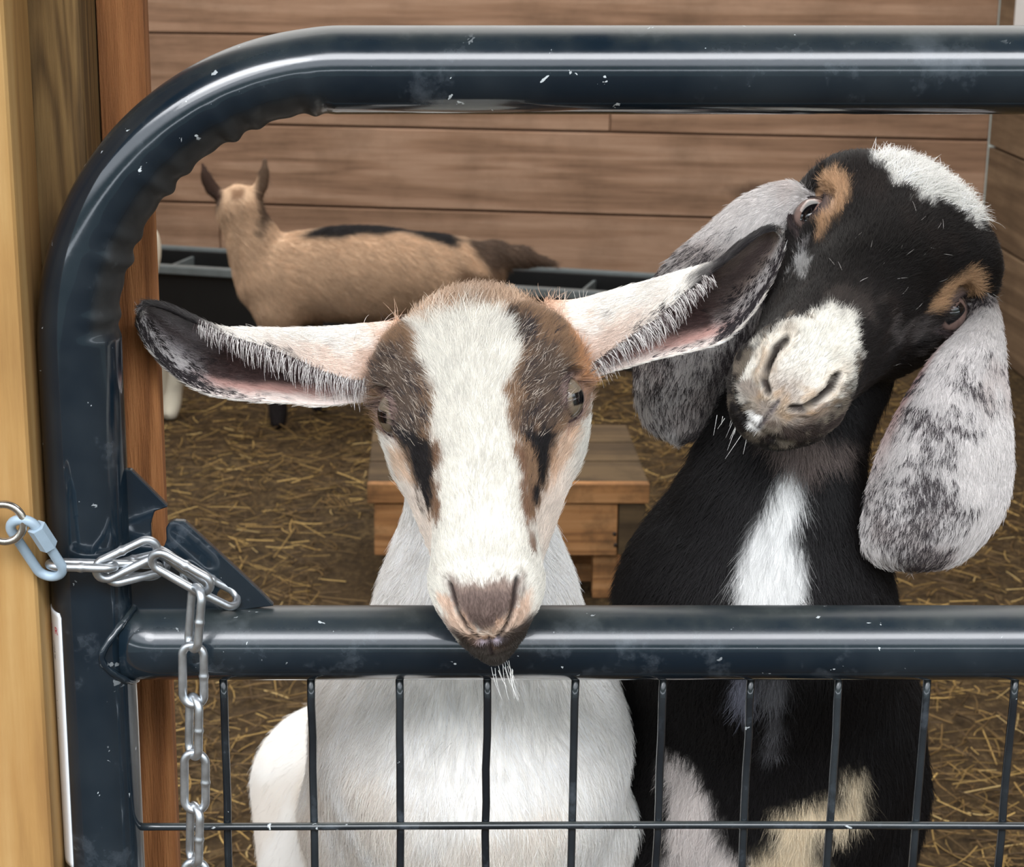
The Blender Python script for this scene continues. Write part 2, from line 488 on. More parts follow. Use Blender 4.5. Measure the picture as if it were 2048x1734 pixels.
# loose straw on the floor: far too many stalks to count
rs = np.random.RandomState(5)
V, F, C = [], [], []
tones = lin([(190, 158, 96), (158, 128, 74), (120, 94, 54), (96, 74, 44), (206, 178, 120), (76, 58, 36), (136, 110, 62)])
nst = 42000
pos_y = 0.35 + (rs.rand(nst) ** 1.5) * 4.2
pos_x = -1.9 + rs.rand(nst) * 3.9
for i in range(nst):
    x, y = pos_x[i], pos_y[i]
    if abs(x) > 0.26 * (y + 1.02) + 0.65: continue
    if np.dot(np.array([x, y]) - WALL_A[:2], w_nrm[:2]) < 0.12 or x > CORNER[0] - 0.35: continue
    if -0.18 < x < 0.48 and 2.12 < y < 2.70: continue
    tq = ((x - T_A[0]) * T_D[0] + (y - T_A[1]) * T_D[1], -(x - T_A[0]) * T_D[1] + (y - T_A[1]) * T_D[0])
    if -0.65 < tq[0] < T_L + 0.6 and tq[1] > -0.10: continue
    L = rs.uniform(0.015, 0.075) * (1.8 if rs.rand() < 0.10 else 1); w = rs.uniform(0.0005, 0.0014)
    a = rs.uniform(0, 2 * math.pi); bend = rs.normal(0, 0.45); z0 = rs.uniform(0.002, 0.022); tilt = rs.normal(0, 0.12)
    p = np.array([x, y, z0]); ns = len(V); seg = 3
    for k in range(seg + 1):
        d = np.array([math.cos(a + bend * k / seg), math.sin(a + bend * k / seg), tilt])
        nrm = np.array([-d[1], d[0], 0.0])
        z = max(p[2], 0.0015)
        for s_, h_ in ((-1, 0), (0, 1), (1, 0), (0, -0.6)):
            V.append((p[0] + nrm[0] * w * s_, p[1] + nrm[1] * w * s_, z + h_ * w))
        p = p + d * L / seg
    for k in range(seg):
        for j in range(4):
            F.append((ns + k * 4 + j, ns + k * 4 + (j + 1) % 4, ns + k * 4 + 4 + (j + 1) % 4, ns + k * 4 + 4 + j))
    c = tones[rs.choice(7, p=(0.05, 0.11, 0.22, 0.25, 0.02, 0.23, 0.12))] * rs.uniform(0.75, 1.15)
    C += [c] * ((seg + 1) * 4)
o = mesh_obj('straw_bedding', V, F, coat_mat('straw', 0.6, 0.3, False), cols=np.array(C))
tag(o, 'loose brown straw bedding trampled over the barn floor', 'straw', kind='stuff')

# ------------------------------------------------------------------ the feed trough along the back wall
m_black = plain('black_plastic', rgb(22, 23, 24), 0.45, 0.4, 0.3, 20)
m_rim = plain('trough_rim_grey', rgb(104, 112, 114), 0.4, 0.5, 0.25, 40)
ta = at(300, 540, 5.42 - 1.02); tb = at(1290, 592, 4.98 - 1.02)
tdir = np.array([tb[0] - ta[0], tb[1] - ta[1], 0]); tlen = np.linalg.norm(tdir); tang = math.atan2(tdir[1], tdir[0])
MT = Matrix.Translation(Vector((ta[0], ta[1], 0))) @ Matrix.Rotation(tang, 4, 'Z')
zr = 0.5 * (ta[2] + tb[2])
tr = empty('feed_trough', (ta[0], ta[1], 0)); tag(tr, 'long black plastic feed trough with grey rim along the back wall', 'feed trough')


def xform(o, M):
    o.data.transform(M); o.data.update(); return o


TX0, TX1, TD = -0.45, tlen + 0.40, 0.20
bm = bmesh.new()
add_box(bm, (TX0, 0, 0.0), (TX1, 0.014, zr), 0.003); add_box(bm, (TX0, TD - 0.014, 0), (TX1, TD, zr + 0.02), 0.003)
add_box(bm, (TX0, 0.014, 0), (TX1, TD - 0.014, 0.06)); add_box(bm, (TX0, 0.014, 0), (TX0 + 0.014, TD - 0.014, zr)); add_box(bm, (TX1 - 0.014, 0.014, 0), (TX1, TD - 0.014, zr))
put_parent(xform(bm_obj('trough_body', bm, m_black), MT), tr)
bm = bmesh.new(); add_box(bm, (TX0 - 0.01, -0.016, zr - 0.012), (TX1 + 0.01, 0.016, zr + 0.012), 0.004)
put_parent(xform(bm_obj('front_rim', bm, m_rim), MT), tr)
bm = bmesh.new(); add_box(bm, (TX0 - 0.01, TD - 0.01, zr + 0.014), (TX1 + 0.01, TD + 0.012, zr + 0.03), 0.004)
put_parent(xform(bm_obj('rear_rim', bm, m_rim), MT), tr)
for xx in (0.05, 0.62, tlen - 0.18, tlen + 0.0):
    bm = bmesh.new(); add_box(bm, (xx - 0.005, 0.012, 0.05), (xx + 0.005, TD - 0.012, zr + 0.004), 0.002)
    put_parent(xform(bm_obj('divider', bm, m_rim), MT), tr)

# ------------------------------------------------------------------ wooden step behind the white goat
m_step = wood('step_wood', rgb(104, 72, 44), rgb(158, 112, 70), rgb(182, 138, 94), 'X', ring=30, dirt=rgb(62, 50, 34), knots=True, dirt_amt=0.85)
m_steptop = wood('step_top_wood', rgb(54, 43, 30), rgb(78, 63, 44), rgb(100, 82, 57), 'X', ring=22, dirt=rgb(50, 40, 26), dirt_amt=0.8)
yb = 2.22; zt = 0.2245
xa = at(735, 1000, yb)[0]; xb = at(1297, 1000, yb)[0]
st = empty('wooden_step', ((xa + xb) / 2, yb + 0.18, 0)); tag(st, 'low wooden step stool standing on the straw behind the white-faced goat', 'step stool')
yy = yb + 0.01
for k in range(3):
    bm = bmesh.new(); add_box(bm, (xa, yy, zt - 0.022), (xb, yy + 0.124, zt), 0.004); bm_obj('top_board', bm, m_steptop, st); yy += 0.130
bm = bmesh.new(); add_box(bm, (xa, yb - 0.012, zt - 0.036), (xb, yb + 0.008, zt + 0.001), 0.003); bm_obj('edge_strip', bm, m_step, st)
za = at(900, 1108, yb)[2]
bm = bmesh.new(); add_box(bm, (xa + 0.012, yb - 0.008, za), (xb - 0.055, yb + 0.012, zt - 0.039), 0.003); bm_obj('front_board', bm, m_step, st)
for xx in (xb - 0.053, ):
    bm = bmesh.new(); add_box(bm, (xx, yb - 0.006, za), (xx + 0.048, yb + 0.03, zt - 0.039), 0.003); bm_obj('corner_block', bm, m_steptop, st)
m_nail = plain('nail_head_rust', rgb(40, 30, 24), 0.6, 0.4)
for npx, npy in ((1229, 1068), (1231, 1090), (804, 1066), (801, 1099)):
    q = at(npx, npy, yb - 0.008)
    V, F = sweep([q + np.array([0, 0.004, 0]), q + np.array([0, -0.0015, 0])], 0.0036, 14)
    mesh_obj('nail', V, F, m_nail, st)
bm = bmesh.new(); add_box(bm, (xa + 0.012, yb + 0.372, za), (xb - 0.012, yb + 0.39, zt - 0.024), 0.003); bm_obj('back_board', bm, m_step, st)
for xx in (xa + 0.05, xb - 0.095):
    for y2 in (yb + 0.014, yb + 0.33):
        bm = bmesh.new(); add_box(bm, (xx, y2, 0), (xx + 0.044, y2 + 0.04, zt - 0.022), 0.003); bm_obj('leg', bm, m_step, st)
bm = bmesh.new(); add_box(bm, (xb - 0.15, yb + 0.10, 0.0), (xb - 0.03, yb + 0.32, 0.035), 0.003); bm_obj('foot_board', bm, m_step, st)

# ------------------------------------------------------------------ posts beside the gate
m_yel = wood('yellow_pine', rgb(108, 76, 42), rgb(160, 124, 74), rgb(182, 150, 100), 'Z', ring=24, knots=True, dirt=rgb(136, 92, 50), bump=0.15)
m_drk = wood('weathered_pine', rgb(46, 33, 18), rgb(102, 78, 46), rgb(140, 112, 70), 'Z', ring=60, knots=False, dirt=rgb(76, 58, 32), bump=0.3)
m_org = wood('rough_cedar', rgb(98, 60, 34), rgb(150, 98, 58), rgb(180, 124, 78), 'Z', ring=40, knots=False, dirt=rgb(104, 66, 38), fuzzy=0.8, bump=0.6)
m_brn = wood('rear_board_wood', rgb(60, 42, 28), rgb(86, 62, 42), rgb(104, 78, 54), 'Z', ring=30, knots=False)
bm = bmesh.new(); add_box(bm, (-0.36, -0.035, 0), (-0.2135, 0.028, 2.58), 0.004, 3)
tag(bm_obj('yellow_post', bm, m_yel), 'smooth yellow pine post that the gate chain is fixed to', 'post')
bm = bmesh.new(); add_box(bm, (-0.36, 0.030, 0), (-0.1865, 0.118, 2.58), 0.004, 2)
tag(bm_obj('weathered_post', bm, m_drk), 'dark weathered post with deep upright grain behind the yellow post', 'post')
bm = bmesh.new(); add_box(bm, (-0.186, 0.076, 0), (-0.1585, 0.096, 2.58), 0.003, 2)
tag(bm_obj('rough_board', bm, m_org), 'rough-sawn orange-brown upright board between the weathered post and the pen', 'board')

# ------------------------------------------------------------------ the gate
m_paint = paint('navy_enamel', rgb(7, 23, 34))
m_wire = paint('navy_wire_enamel', rgb(16, 22, 28), dust=0.5)
gate = empty('gate', (0.3, 0, 0)); tag(gate, 'dark blue tubular steel gate with welded wire mesh below its middle rail', 'gate')
RT = 0.02315; RM = 0.0214
zt_ = at(1400, 140, 0)[2]; zm_ = at(1400, 1285, 0)[2]; xs_ = at(160, 700, 0)[0]; RB = 0.147
xs_r = 0.86; zbot = 0.12
path = []
def arc(cx, cz, a0, a1, n=48):
    for k in range(n + 1):
        a = a0 + (a1 - a0) * k / n
        path.append((cx + RB * math.cos(a), 0, cz + RB * math.sin(a)))
arc(xs_ + RB, zt_ - RB, math.pi, math.pi / 2, 300)
arc(xs_r - RB, zt_ - RB, math.pi / 2, 0)
arc(xs_r - RB, zbot + RB, 0, -math.pi / 2)
arc(xs_ + RB, zbot + RB, -math.pi / 2, -math.pi)
P = []
for a_, b_ in zip(path, path[1:] + path[:1]):
    a_, b_ = np.array(a_), np.array(b_); n_ = max(1, int(np.linalg.norm(b_ - a_) / 0.02))
    for k in range(n_): P.append(a_ + (b_ - a_) * k / n_)
P = np.array(P)
CB = np.array([xs_ + RB, 0, zt_ - RB])


def wrinkle(P_, dirs):
    """the inside of the hand-bent corner is flattened and puckered"""
    q = P_ - CB; r = np.linalg.norm(q, axis=1); ang = np.arctan2(q[:, 2], -q[:, 0])     # 0 at the stile, pi/2 at the top rail
    inb = ((q[:, 0] < 0.012) & (q[:, 2] > -0.012)).astype(float)
    inward = -q / r[:, None]
    c = (dirs * inward[:, None]).sum(-1)
    m = sstep(-0.1, 1.0, c)
    span = sstep(-0.02, 0.10, ang) * (1 - sstep(1.42, 1.55, ang))
    s = ang / (math.pi / 2) * 13
    w = 1 - (0.5 + 0.5 * np.cos(2 * math.pi * s)) ** 1.3
    amp = 0.6 + 0.4 * np.sin(s * 2.1 + 1.0)
    f = 1 - inb[:, None] * span[:, None] * m * 0.10 + inb[:, None] * span[:, None] * m * 0.12 * (1 - w)[:, None] * amp[:, None]
    global GRIME_SHADE
    GRIME_SHADE = (inb[:, None] * span[:, None] * sstep(0.30, 0.62, c)).ravel()  # grime in the puckers, painted blacker to shade out bright reflections
    out = 1 - 0.02 * inb[:, None] * span[:, None] * sstep(0.3, 0.9, -c)
    return f * out


V, F = sweep(P, RT, 64, closed=True, radfun=wrinkle)
fr_o = mesh_obj('outer_frame', V, F, m_paint, gate)
ga_ = fr_o.data.attributes.new('grime_shade', 'FLOAT', 'POINT'); ga_.data.foreach_set('value', GRIME_SHADE.astype(np.float32))
x_in = xs_ + RT * 0.75
V, F = sweep([(x_in + 0.02 * k, 0, zm_) for k in range(int((xs_r - x_in) / 0.02))], RM, 48)
mesh_obj('middle_rail', V, F, m_paint, gate)
zl_ = 0.315
V, F = sweep([(x_in + 0.02 * k, 0, zl_) for k in range(int((xs_r - x_in) / 0.02))], RM, 32)
mesh_obj('lower_rail', V, F, m_paint, gate)
# weld bead round the end of the middle rail
ring = []
for k in range(64):
    a = 2 * math.pi * k / 64
    yy_, zz_ = math.cos(a) * (RM + 0.0006), math.sin(a) * (RM + 0.0006)
    ring.append((xs_ + math.sqrt(max(RT ** 2 - min(abs(yy_), RT * 0.97) ** 2, 1e-8)) + 0.0003 * math.sin(5 * a) + 0.0004, yy_, zm_ + zz_))
V, F = sweep(ring, 0.0021, 10, closed=True, radfun=lambda P_, d: 1 + 0.10 * np.sin(np.arange(len(P_)) * 1.9)[:, None] + 0 * d[..., 0])
mesh_obj('weld_bead', V, F, m_paint, gate)
# edge bar and welded mesh
xb_ = at(264, 1550, 0)[0]
V, F = sweep([(xb_, 0, zz) for zz in np.linspace(zm_ - RM * 0.6, zl_ + RM * 0.6, 20)], 0.0044, 20)
mesh_obj('edge_bar', V, F, m_paint, gate)
x0w = at(447, 1375, 0)[0]; dxw = 0.0509
rw = 0.0024
k = 0; rndw = random.Random(3)
while True:
    x = x0w + dxw * k
    if x > xs_r - RT: break
    V, F = sweep([(x + rndw.uniform(-.0004, .0004), 0.001, zz) for zz in np.linspace(zm_ - RM * 0.8, zl_ - 0.004, 24)], rw, 12)
    mesh_obj('vertical_wire', V, F, m_wire, gate); k += 1
zw = at(1000, 1648, 0)[2]
for zz in (zw, zw - 0.1016, zw - 0.2032):
    V, F = sweep([(x, -0.0024, zz + 0.0006 * math.sin(x * 9)) for x in np.linspace(xb_ - 0.001, xs_r - 0.01, 60)], rw * 0.95, 12)
    mesh_obj('horizontal_wire', V, F, m_wire, gate)


# slotted chain plate welded into the corner
def plate(name, poly, y0, y1, mat, parent, holes=(), bev=0.0006):
    """prism from a pixel-traced outline standing at depth y0..y1; holes by boolean of small cylinders"""
    bm = bmesh.new()
    vs = [bm.verts.new(tuple(at(px, py, y0))) for px, py in poly]
    f = bm.faces.new(vs)
    r = bmesh.ops.extrude_face_region(bm, geom=[f])
    for v_ in r['geom']:
        if isinstance(v_, bmesh.types.BMVert): v_.co.y += (y1 - y0)
    bmesh.ops.recalc_face_normals(bm, faces=bm.faces)
    bmesh.ops.bevel(bm, geom=list(bm.edges), offset=bev, segments=1, affect='EDGES')
    return bm_obj(name, bm, mat, parent)


pl_ = plate('chain_plate', [(225, 940), (262, 940), (300, 978), (336, 1014), (309, 1023), (302, 1045), (303, 1075), (308, 1093), (326, 1098), (333, 1080), (332, 1056), (338, 1046), (348, 1042), (369, 1043),
                      (420, 1090), (470, 1136), (520, 1183), (548, 1212), (470, 1222), (400, 1226), (300, 1226), (225, 1222)], -0.0025, 0.0025, m_paint, gate)
hole = at(456, 1191, 0)
V, F = sweep([hole + np.array([0, -0.01, 0]), hole + np.array([0, 0.01, 0])], 0.0062, 24)
cut = mesh_obj('cutter', V, F)
bo = pl_.modifiers.new('hole', 'BOOLEAN'); bo.operation = 'DIFFERENCE'; bo.object = cut; bo.solver = 'EXACT'
dg = bpy.context.evaluated_depsgraph_get(); dg.update()
me_ = bpy.data.meshes.new_from_object(pl_.evaluated_get(dg), depsgraph=dg); pl_.modifiers.clear()
pl_.data = me_; bpy.data.objects.remove(cut)

# sticker wrapped on the stile
m_stk = plain('sticker_white', rgb(232, 236, 240), 0.35, 0.4, 0.04, 60)
m_red = plain('sticker_red', rgb(196, 40, 60), 0.4, 0.4, 0.05); m_ink = plain('sticker_black', rgb(40, 42, 46), 0.4, 0.4, 0.05)


def stile_pt(ang, z, lift=0.0004):
    """ang 0 = facing the camera, negative = towards the yellow post"""
    r = RT + lift
    return np.array([xs_ + r * math.sin(ang), -r * math.cos(ang), z])


zs0 = at(106, 1212, -0.005)[2]; zs1 = at(136, 1716, -0.005)[2]
na, nz = 14, 60; A0, A1 = R(-148), R(-40)
V, F = [], []
for lift in (0.0005, -0.0006):
    for i in range(nz + 1):
        tz = i / nz
        for j in range(na + 1):
            ta_ = j / na
            e0 = 0.0035
            z = zs0 + (zs1 - zs0) * tz
            zc = zs0 + (zs1 - zs0) * min(max(tz, 0), 1)
            a = A0 + (A1 - A0) * ta_ - R(3) * tz
            if i == 0: a = A0 + (A1 - A0) * (0.03 + 0.94 * ta_)
            V.append(stile_pt(a, zc, lift))
n1_ = (nz + 1) * (na + 1)
for i in range(nz):
    for j in range(na):
        q = i * (na + 1) + j
        F.append((q, q + 1, q + na + 2, q + na + 1)); F.append((n1_ + q, n1_ + q + na + 1, n1_ + q + na + 2, n1_ + q + 1))
rim = [j for j in range(na + 1)] + [i * (na + 1) + na for i in range(1, nz + 1)] + [nz * (na + 1) + j for j in range(na - 1, -1, -1)] + [i * (na + 1) for i in range(nz - 1, 0, -1)]
for a_, b_ in zip(rim, rim[1:] + rim[:1]): F.append((a_, n1_ + a_, n1_ + b_, b_))
stk = mesh_obj('sticker', V, F, m_stk, gate); stk['label'] = 'white paper sticker with red lettering'


def sticker_text(txt, ang, z, size, mat, rot=0.0):
    fc = bpy.data.curves.new('letter', 'FONT'); fc.body = txt; fc.size = size; fc.resolution_u = 3; fc.extrude = 0.0
    tmp = bpy.data.objects.new('letter', fc); COL.objects.link(tmp)
    dg = bpy.context.evaluated_depsgraph_get(); me = bpy.data.meshes.new_from_object(tmp.evaluated_get(dg))
    bpy.data.objects.remove(tmp)
    ca, sa = math.cos(rot), math.sin(rot)
    for v_ in me.vertices:
        x_, y_ = v_.co.x * ca - v_.co.y * sa, v_.co.x * sa + v_.co.y * ca
        v_.co = stile_pt(ang + x_ / RT, z + y_, 0.0008)
    me.materials.append(mat)
    o_ = bpy.data.objects.new('lettering', me); COL.objects.link(o_)
    put_parent(o_, stk); return o_


sticker_text('R', R(-56), at(106, 1256, -0.005)[2], 0.0062, m_red)['label'] = 'red letter R'
sticker_text('E', R(-74), at(106, 1256, -0.005)[2], 0.0062, m_red)
for q, (txt, py) in enumerate((('J', 1282), ('2', 1296), ('V', 1310), ('-', 1395), ('-', 1430))):
    sticker_text(txt, R(-62), at(106, py, -0.005)[2], 0.0042, m_ink, 0.3)

# ------------------------------------------------------------------ chain, quick link, screw eye
m_zinc = metal('zinc_plated_steel', (0.60, 0.63, 0.66, 1), 0.38)
m_blue = plain('painted_quick_link', rgb(150, 168, 182), 0.35, 0.5, 0.12, 200)
m_eye = metal('polished_steel', (0.62, 0.58, 0.52, 1), 0.22)


def link_path(c, d, nrm, inner=0.0307, width=0.0171, wire=0.0049, n=40):
    """stadium ring: c centre, d long axis, nrm ring normal"""
    d = np.asarray(d, float); d /= np.linalg.norm(d); nrm = np.asarray(nrm, float); nrm = nrm - d * (nrm @ d); nrm /= np.linalg.norm(nrm)
    s = np.cross(nrm, d); rr = (width - wire) / 2; hl = (inner + wire) / 2 - rr
    pts = []
    for k in range(n):
        a = 2 * math.pi * (k + 0.5) / n
        x, y = rr * math.cos(a), rr * math.sin(a)
        pts.append(np.asarray(c) + s * x + d * (y + (hl if y > 0 else -hl)))
    out = []
    for a_, b_ in zip(pts, pts[1:] + pts[:1]):
        m_ = max(1, int(np.linalg.norm(b_ - a_) / 0.0009))
        for k in range(m_): out.append(a_ + (b_ - a_) * k / m_)
    return np.array(out), s, d, rr


chain = empty('chain', tuple(at(300, 1130, -0.034))); tag(chain, 'galvanised steel chain looped through the slotted gate plate and hanging down', 'chain')


def link(p0, p1, ang, y0, y1, inner=0.0307, weld=1, wire=0.0049):
    """p0, p1: pixels of the two ends of the link's centre line; ang: turn of its flat side about the long axis"""
    A, B = at(p0[0], p0[1], y0), at(p1[0], p1[1], y1)
    c = (A + B) / 2; d = B - A; L = np.linalg.norm(d); d = d / L
    side = np.cross(d, (0, -1.0, 0)); side /= np.linalg.norm(side); fr = np.cross(side, d)
    nrm = fr * math.cos(ang) + side * math.sin(ang)
    path_, s, dd, rr = link_path(c, d, nrm, inner=L - 2 * wire if inner is None else inner)

    def wf(P_, dirs):
        q = P_ - c
        near = np.exp(-((q @ dd) / 0.0012) ** 2) * ((q @ s) * weld > 0)
        return 1 + 0.22 * near[:, None] + 0 * dirs[..., 0]
    V, F = sweep(path_, wire / 2, 16, closed=True, radfun=wf)
    return mesh_obj('chain_link', V, F, m_zinc, chain)


yk = -0.030
link((88, 1128), (240, 1133), R(82), -0.0345, -0.0310)                 # edge-on, from the quick link
link((188, 1150), (318, 1088), R(12), -0.0335, -0.0250)                # upper loop of the bunch
link((190, 1138), (326, 1142), R(35), -0.0275, -0.0155)
link((212, 1152), (334, 1122), R(-50), -0.0245, -0.0075)
link((300, 1110), (424, 1180), R(20), -0.0330, -0.0345)
link((312, 1095), (424, 1178), R(60), -0.0215, -0.0165)                 # behind, to the plate
link((368, 1150), (472, 1202), R(-62), -0.0120, -0.0040)                # through the plate's hole
link((396, 1160), (384, 1312), R(58), -0.0352, -0.0352)
link((386, 1282), (387, 1418), R(8), -0.0345, -0.0345)
link((389, 1380), (387, 1526), R(58), -0.0345, -0.0345)
link((390, 1494), (390, 1632), R(6), -0.0340, -0.0340)
link((391, 1596), (388, 1742), R(58), -0.0340, -0.0340)
link((391, 1706), (391, 1850), R(4), -0.0335, -0.0335)
link((391, 1812), (391, 1956), R(58), -0.0335, -0.0335)

# quick link
ql = empty('quick_link', tuple(at(72, 1100, -0.04))); tag(ql, 'pale blue-grey threaded quick link joining the chain to the screw eye', 'quick link')
A, B = at(36, 1040, -0.054), at(110, 1152, -0.037)
d = (B - A) / np.linalg.norm(B - A); side = np.cross(d, (0, -1.0, 0)); side /= np.linalg.norm(side); fr = np.cross(side, d)
path_, s, dd, rr = link_path((A + B) / 2, d, fr * math.cos(R(15)) + side * math.sin(R(15)), inner=np.linalg.norm(B - A) - 0.0055, width=0.0205, wire=0.0056)
V, F = sweep(path_, 0.0028, 16, closed=True); mesh_obj('link_ring', V, F, m_blue, ql)
sg = s if (s @ np.array([1, 0, 0.2])) > 0 else -s
c0 = (A + B) / 2 + sg * rr - d * 0.0075
V, F = sweep([c0 - d * 0.0075, c0 + d * 0.0075], 0.0052, 6); mesh_obj('hex_nut', V, F, m_blue, ql, smooth=False)
# screw eye in the yellow post
se = empty('screw_eye', tuple(at(10, 1045, -0.04))); tag(se, 'shiny screw eye fixed in the yellow post at the left', 'screw eye')
ec = at(8, 1046, -0.055)
V, F = sweep([ec + 0.0105 * np.array([math.cos(a), 0.35 * math.sin(a) * 0, math.sin(a)]) for a in np.linspace(0, 2 * math.pi, 49)[:-1]], 0.0022, 14, closed=True)
mesh_obj('eye_ring', V, F, m_eye, se)
V, F = sweep([ec + np.array([-0.0095, 0.0, 0.003]), ec + np.array([-0.013, 0.004, 0.0045]), ec + np.array([-0.017, 0.012, 0.005]), ec + np.array([-0.018, 0.04, 0.005])], 0.0028, 14,
             radfun=None)
mesh_obj('threaded_shank', V, F, m_eye, se)


# ------------------------------------------------------------------ goat building kit
def surface_nets(f, org, h):
    s = f < 0
    c = [(0, 0, 0), (1, 0, 0), (0, 1, 0), (1, 1, 0), (0, 0, 1), (1, 0, 1), (0, 1, 1), (1, 1, 1)]
    nx, ny, nz = f.shape
    cnt = np.zeros((nx - 1, ny - 1, nz - 1), np.int8)
    for a, b_, d in c: cnt += s[a:nx - 1 + a, b_:ny - 1 + b_, d:nz - 1 + d]
    act = (cnt > 0) & (cnt < 8)
    idx = np.argwhere(act)
    vals = [f[idx[:, 0] + a, idx[:, 1] + b_, idx[:, 2] + d] for a, b_, d in c]
    acc = np.zeros((len(idx), 3)); n = np.zeros(len(idx))
    for i in range(8):
        for j in range(i + 1, 8):
            if sum(abs(c[i][k] - c[j][k]) for k in range(3)) != 1: continue
            va, vb = vals[i], vals[j]; x = (va < 0) != (vb < 0)
            t = np.where(x, va / np.where(x, va - vb, 1), 0)[:, None]
            p = np.array(c[i]) + t * (np.array(c[j]) - np.array(c[i]))
            acc += np.where(x[:, None], p, 0); n += x
    V = (idx + acc / n[:, None]) * h + org
    ids = -np.ones(act.shape, np.int64); ids[act] = np.arange(len(idx))
    F = []
    for ax in range(3):
        sl0 = [slice(None)] * 3; sl1 = [slice(None)] * 3
        sl0[ax] = slice(0, -1); sl1[ax] = slice(1, None)
        a, b_ = s[tuple(sl0)], s[tuple(sl1)]
        e_ = np.argwhere(a != b_)
        o1, o2 = [k for k in range(3) if k != ax]
        e_ = e_[(e_[:, o1] > 0) & (e_[:, o2] > 0) & (e_[:, o1] < f.shape[o1] - 1) & (e_[:, o2] < f.shape[o2] - 1)]
        q = []
        for d1, d2 in ((1, 1), (0, 1), (0, 0), (1, 0)):
            k = e_.copy(); k[:, o1] -= d1; k[:, o2] -= d2
            q.append(ids[k[:, 0], k[:, 1], k[:, 2]])
        q = np.stack(q, 1)
        flip = a[tuple(e_.T)] if ax != 1 else ~a[tuple(e_.T)]
        q[~flip] = q[~flip][:, ::-1]
        F.append(q)
    return V, np.concatenate(F)


class Field:
    """smooth union of capsules and ellipsoids"""
    def __init__(self): self.items = []
    def cap(self, a, b, r1, r2, k=0.03): self.items.append(('c', np.array(a, float), np.array(b, float), r1, r2, k)); return self
    def ell(self, c, r, k=0.03, rot=None): self.items.append(('e', np.array(c, float), np.array(r, float), rot, None, k)); return self
    def chain(self, pts, rad, k=0.02):
        for p, q, r1, r2 in zip(pts[:-1], pts[1:], rad[:-1], rad[1:]): self.cap(p, q, r1, r2, k)
        return self

    def val(self, p):
        d = None
        for it in self.items:
            if it[0] == 'c':
                _, a, b, r1, r2, k = it
                e_ = b - a; w = p - a
                t = np.clip((w @ e_) / (e_ @ e_), 0, 1)
                v = np.sqrt(((w - t[..., None] * e_) ** 2).sum(-1)) - (r1 + (r2 - r1) * t)
            else:
                _, c, r, rot, _, k = it
                q = p - c
                if rot is not None: q = q @ rot
                k0 = np.sqrt(((q / r) ** 2).sum(-1)); k1 = np.sqrt(((q / r ** 2) ** 2).sum(-1)) + 1e-9
                v = k0 * (k0 - 1) / k1
            if d is None: d = v
            else:
                hh = np.clip(0.5 + 0.5 * (d - v) / k, 0, 1)
                d = d * (1 - hh) + v * hh - k * hh * (1 - hh)
        return d

    def mesh(self, h, relax=3):
        lo, hi = np.full(3, 1e9), np.full(3, -1e9)
        for it in self.items:
            if it[0] == 'c':
                for q, r in ((it[1], it[3]), (it[2], it[4])): lo = np.minimum(lo, q - r); hi = np.maximum(hi, q + r)
            else:
                m = it[2].max(); lo = np.minimum(lo, it[1] - m); hi = np.maximum(hi, it[1] + m)
        lo -= 0.03; hi += 0.03
        n = np.ceil((hi - lo) / h).astype(int) + 1
        f = np.empty(n, np.float32)
        gy, gz = np.meshgrid(lo[1] + h * np.arange(n[1]), lo[2] + h * np.arange(n[2]), indexing='ij')
        for i in range(n[0]):
            p = np.stack([np.full_like(gy, lo[0] + h * i), gy, gz], -1)
            f[i] = self.val(p)
        V, F = surface_nets(f, lo, h)
        for _ in range(relax): V = relax_mesh(V, F, 0.5)
        return V, F


def relax_mesh(V, F, lam, mask=None):
    acc = np.zeros_like(V); n = np.zeros(len(V))
    F = np.asarray(F)
    m = F.shape[1]
    for a in range(m):
        b_ = (a + 1) % m
        np.add.at(acc, F[:, a], V[F[:, b_]]); np.add.at(n, F[:, a], 1)
        np.add.at(acc, F[:, b_], V[F[:, a]]); np.add.at(n, F[:, b_], 1)
    out = V + lam * (acc / np.maximum(n, 1)[:, None] - V)
    return out if mask is None else np.where(mask[:, None], out, V)


def normals_of(V, tris):
    a, b_, c = V[tris[:, 0]], V[tris[:, 1]], V[tris[:, 2]]
    fn = np.cross(b_ - a, c - a); vn = np.zeros_like(V)
    for k in range(3): np.add.at(vn, tris[:, k], fn)
    return vn / (np.linalg.norm(vn, axis=1)[:, None] + 1e-12)


def tris_of(F):
    out = []
    for f in F:
        for k in range(1, len(f) - 1): out.append((f[0], f[k], f[k + 1]))
    return np.array(out, np.int64)


def grid_faces(K, M, off=0):
    k, j = np.meshgrid(np.arange(K - 1), np.arange(M), indexing='ij')
    a = off + k * M + j; b_ = off + k * M + (j + 1) % M
    return np.stack([a, b_, b_ + M, a + M], -1).reshape(-1, 4)


def capped_loft(rings):
    """rings (K,M,3) closed both ends by a fan; returns verts and face list"""
    K, M, _ = rings.shape
    V = rings.reshape(-1, 3)
    F = [tuple(f) for f in grid_faces(K, M)]
    c0, c1 = rings[0].mean(0), rings[-1].mean(0)
    V = np.vstack([V, c0, c1]); i0, i1 = len(V) - 2, len(V) - 1
    for j in range(M):
        j2 = (j + 1) % M
        F.append((i0, j2, j)); F.append((i1, (K - 1) * M + j, (K - 1) * M + j2))
    return V, F


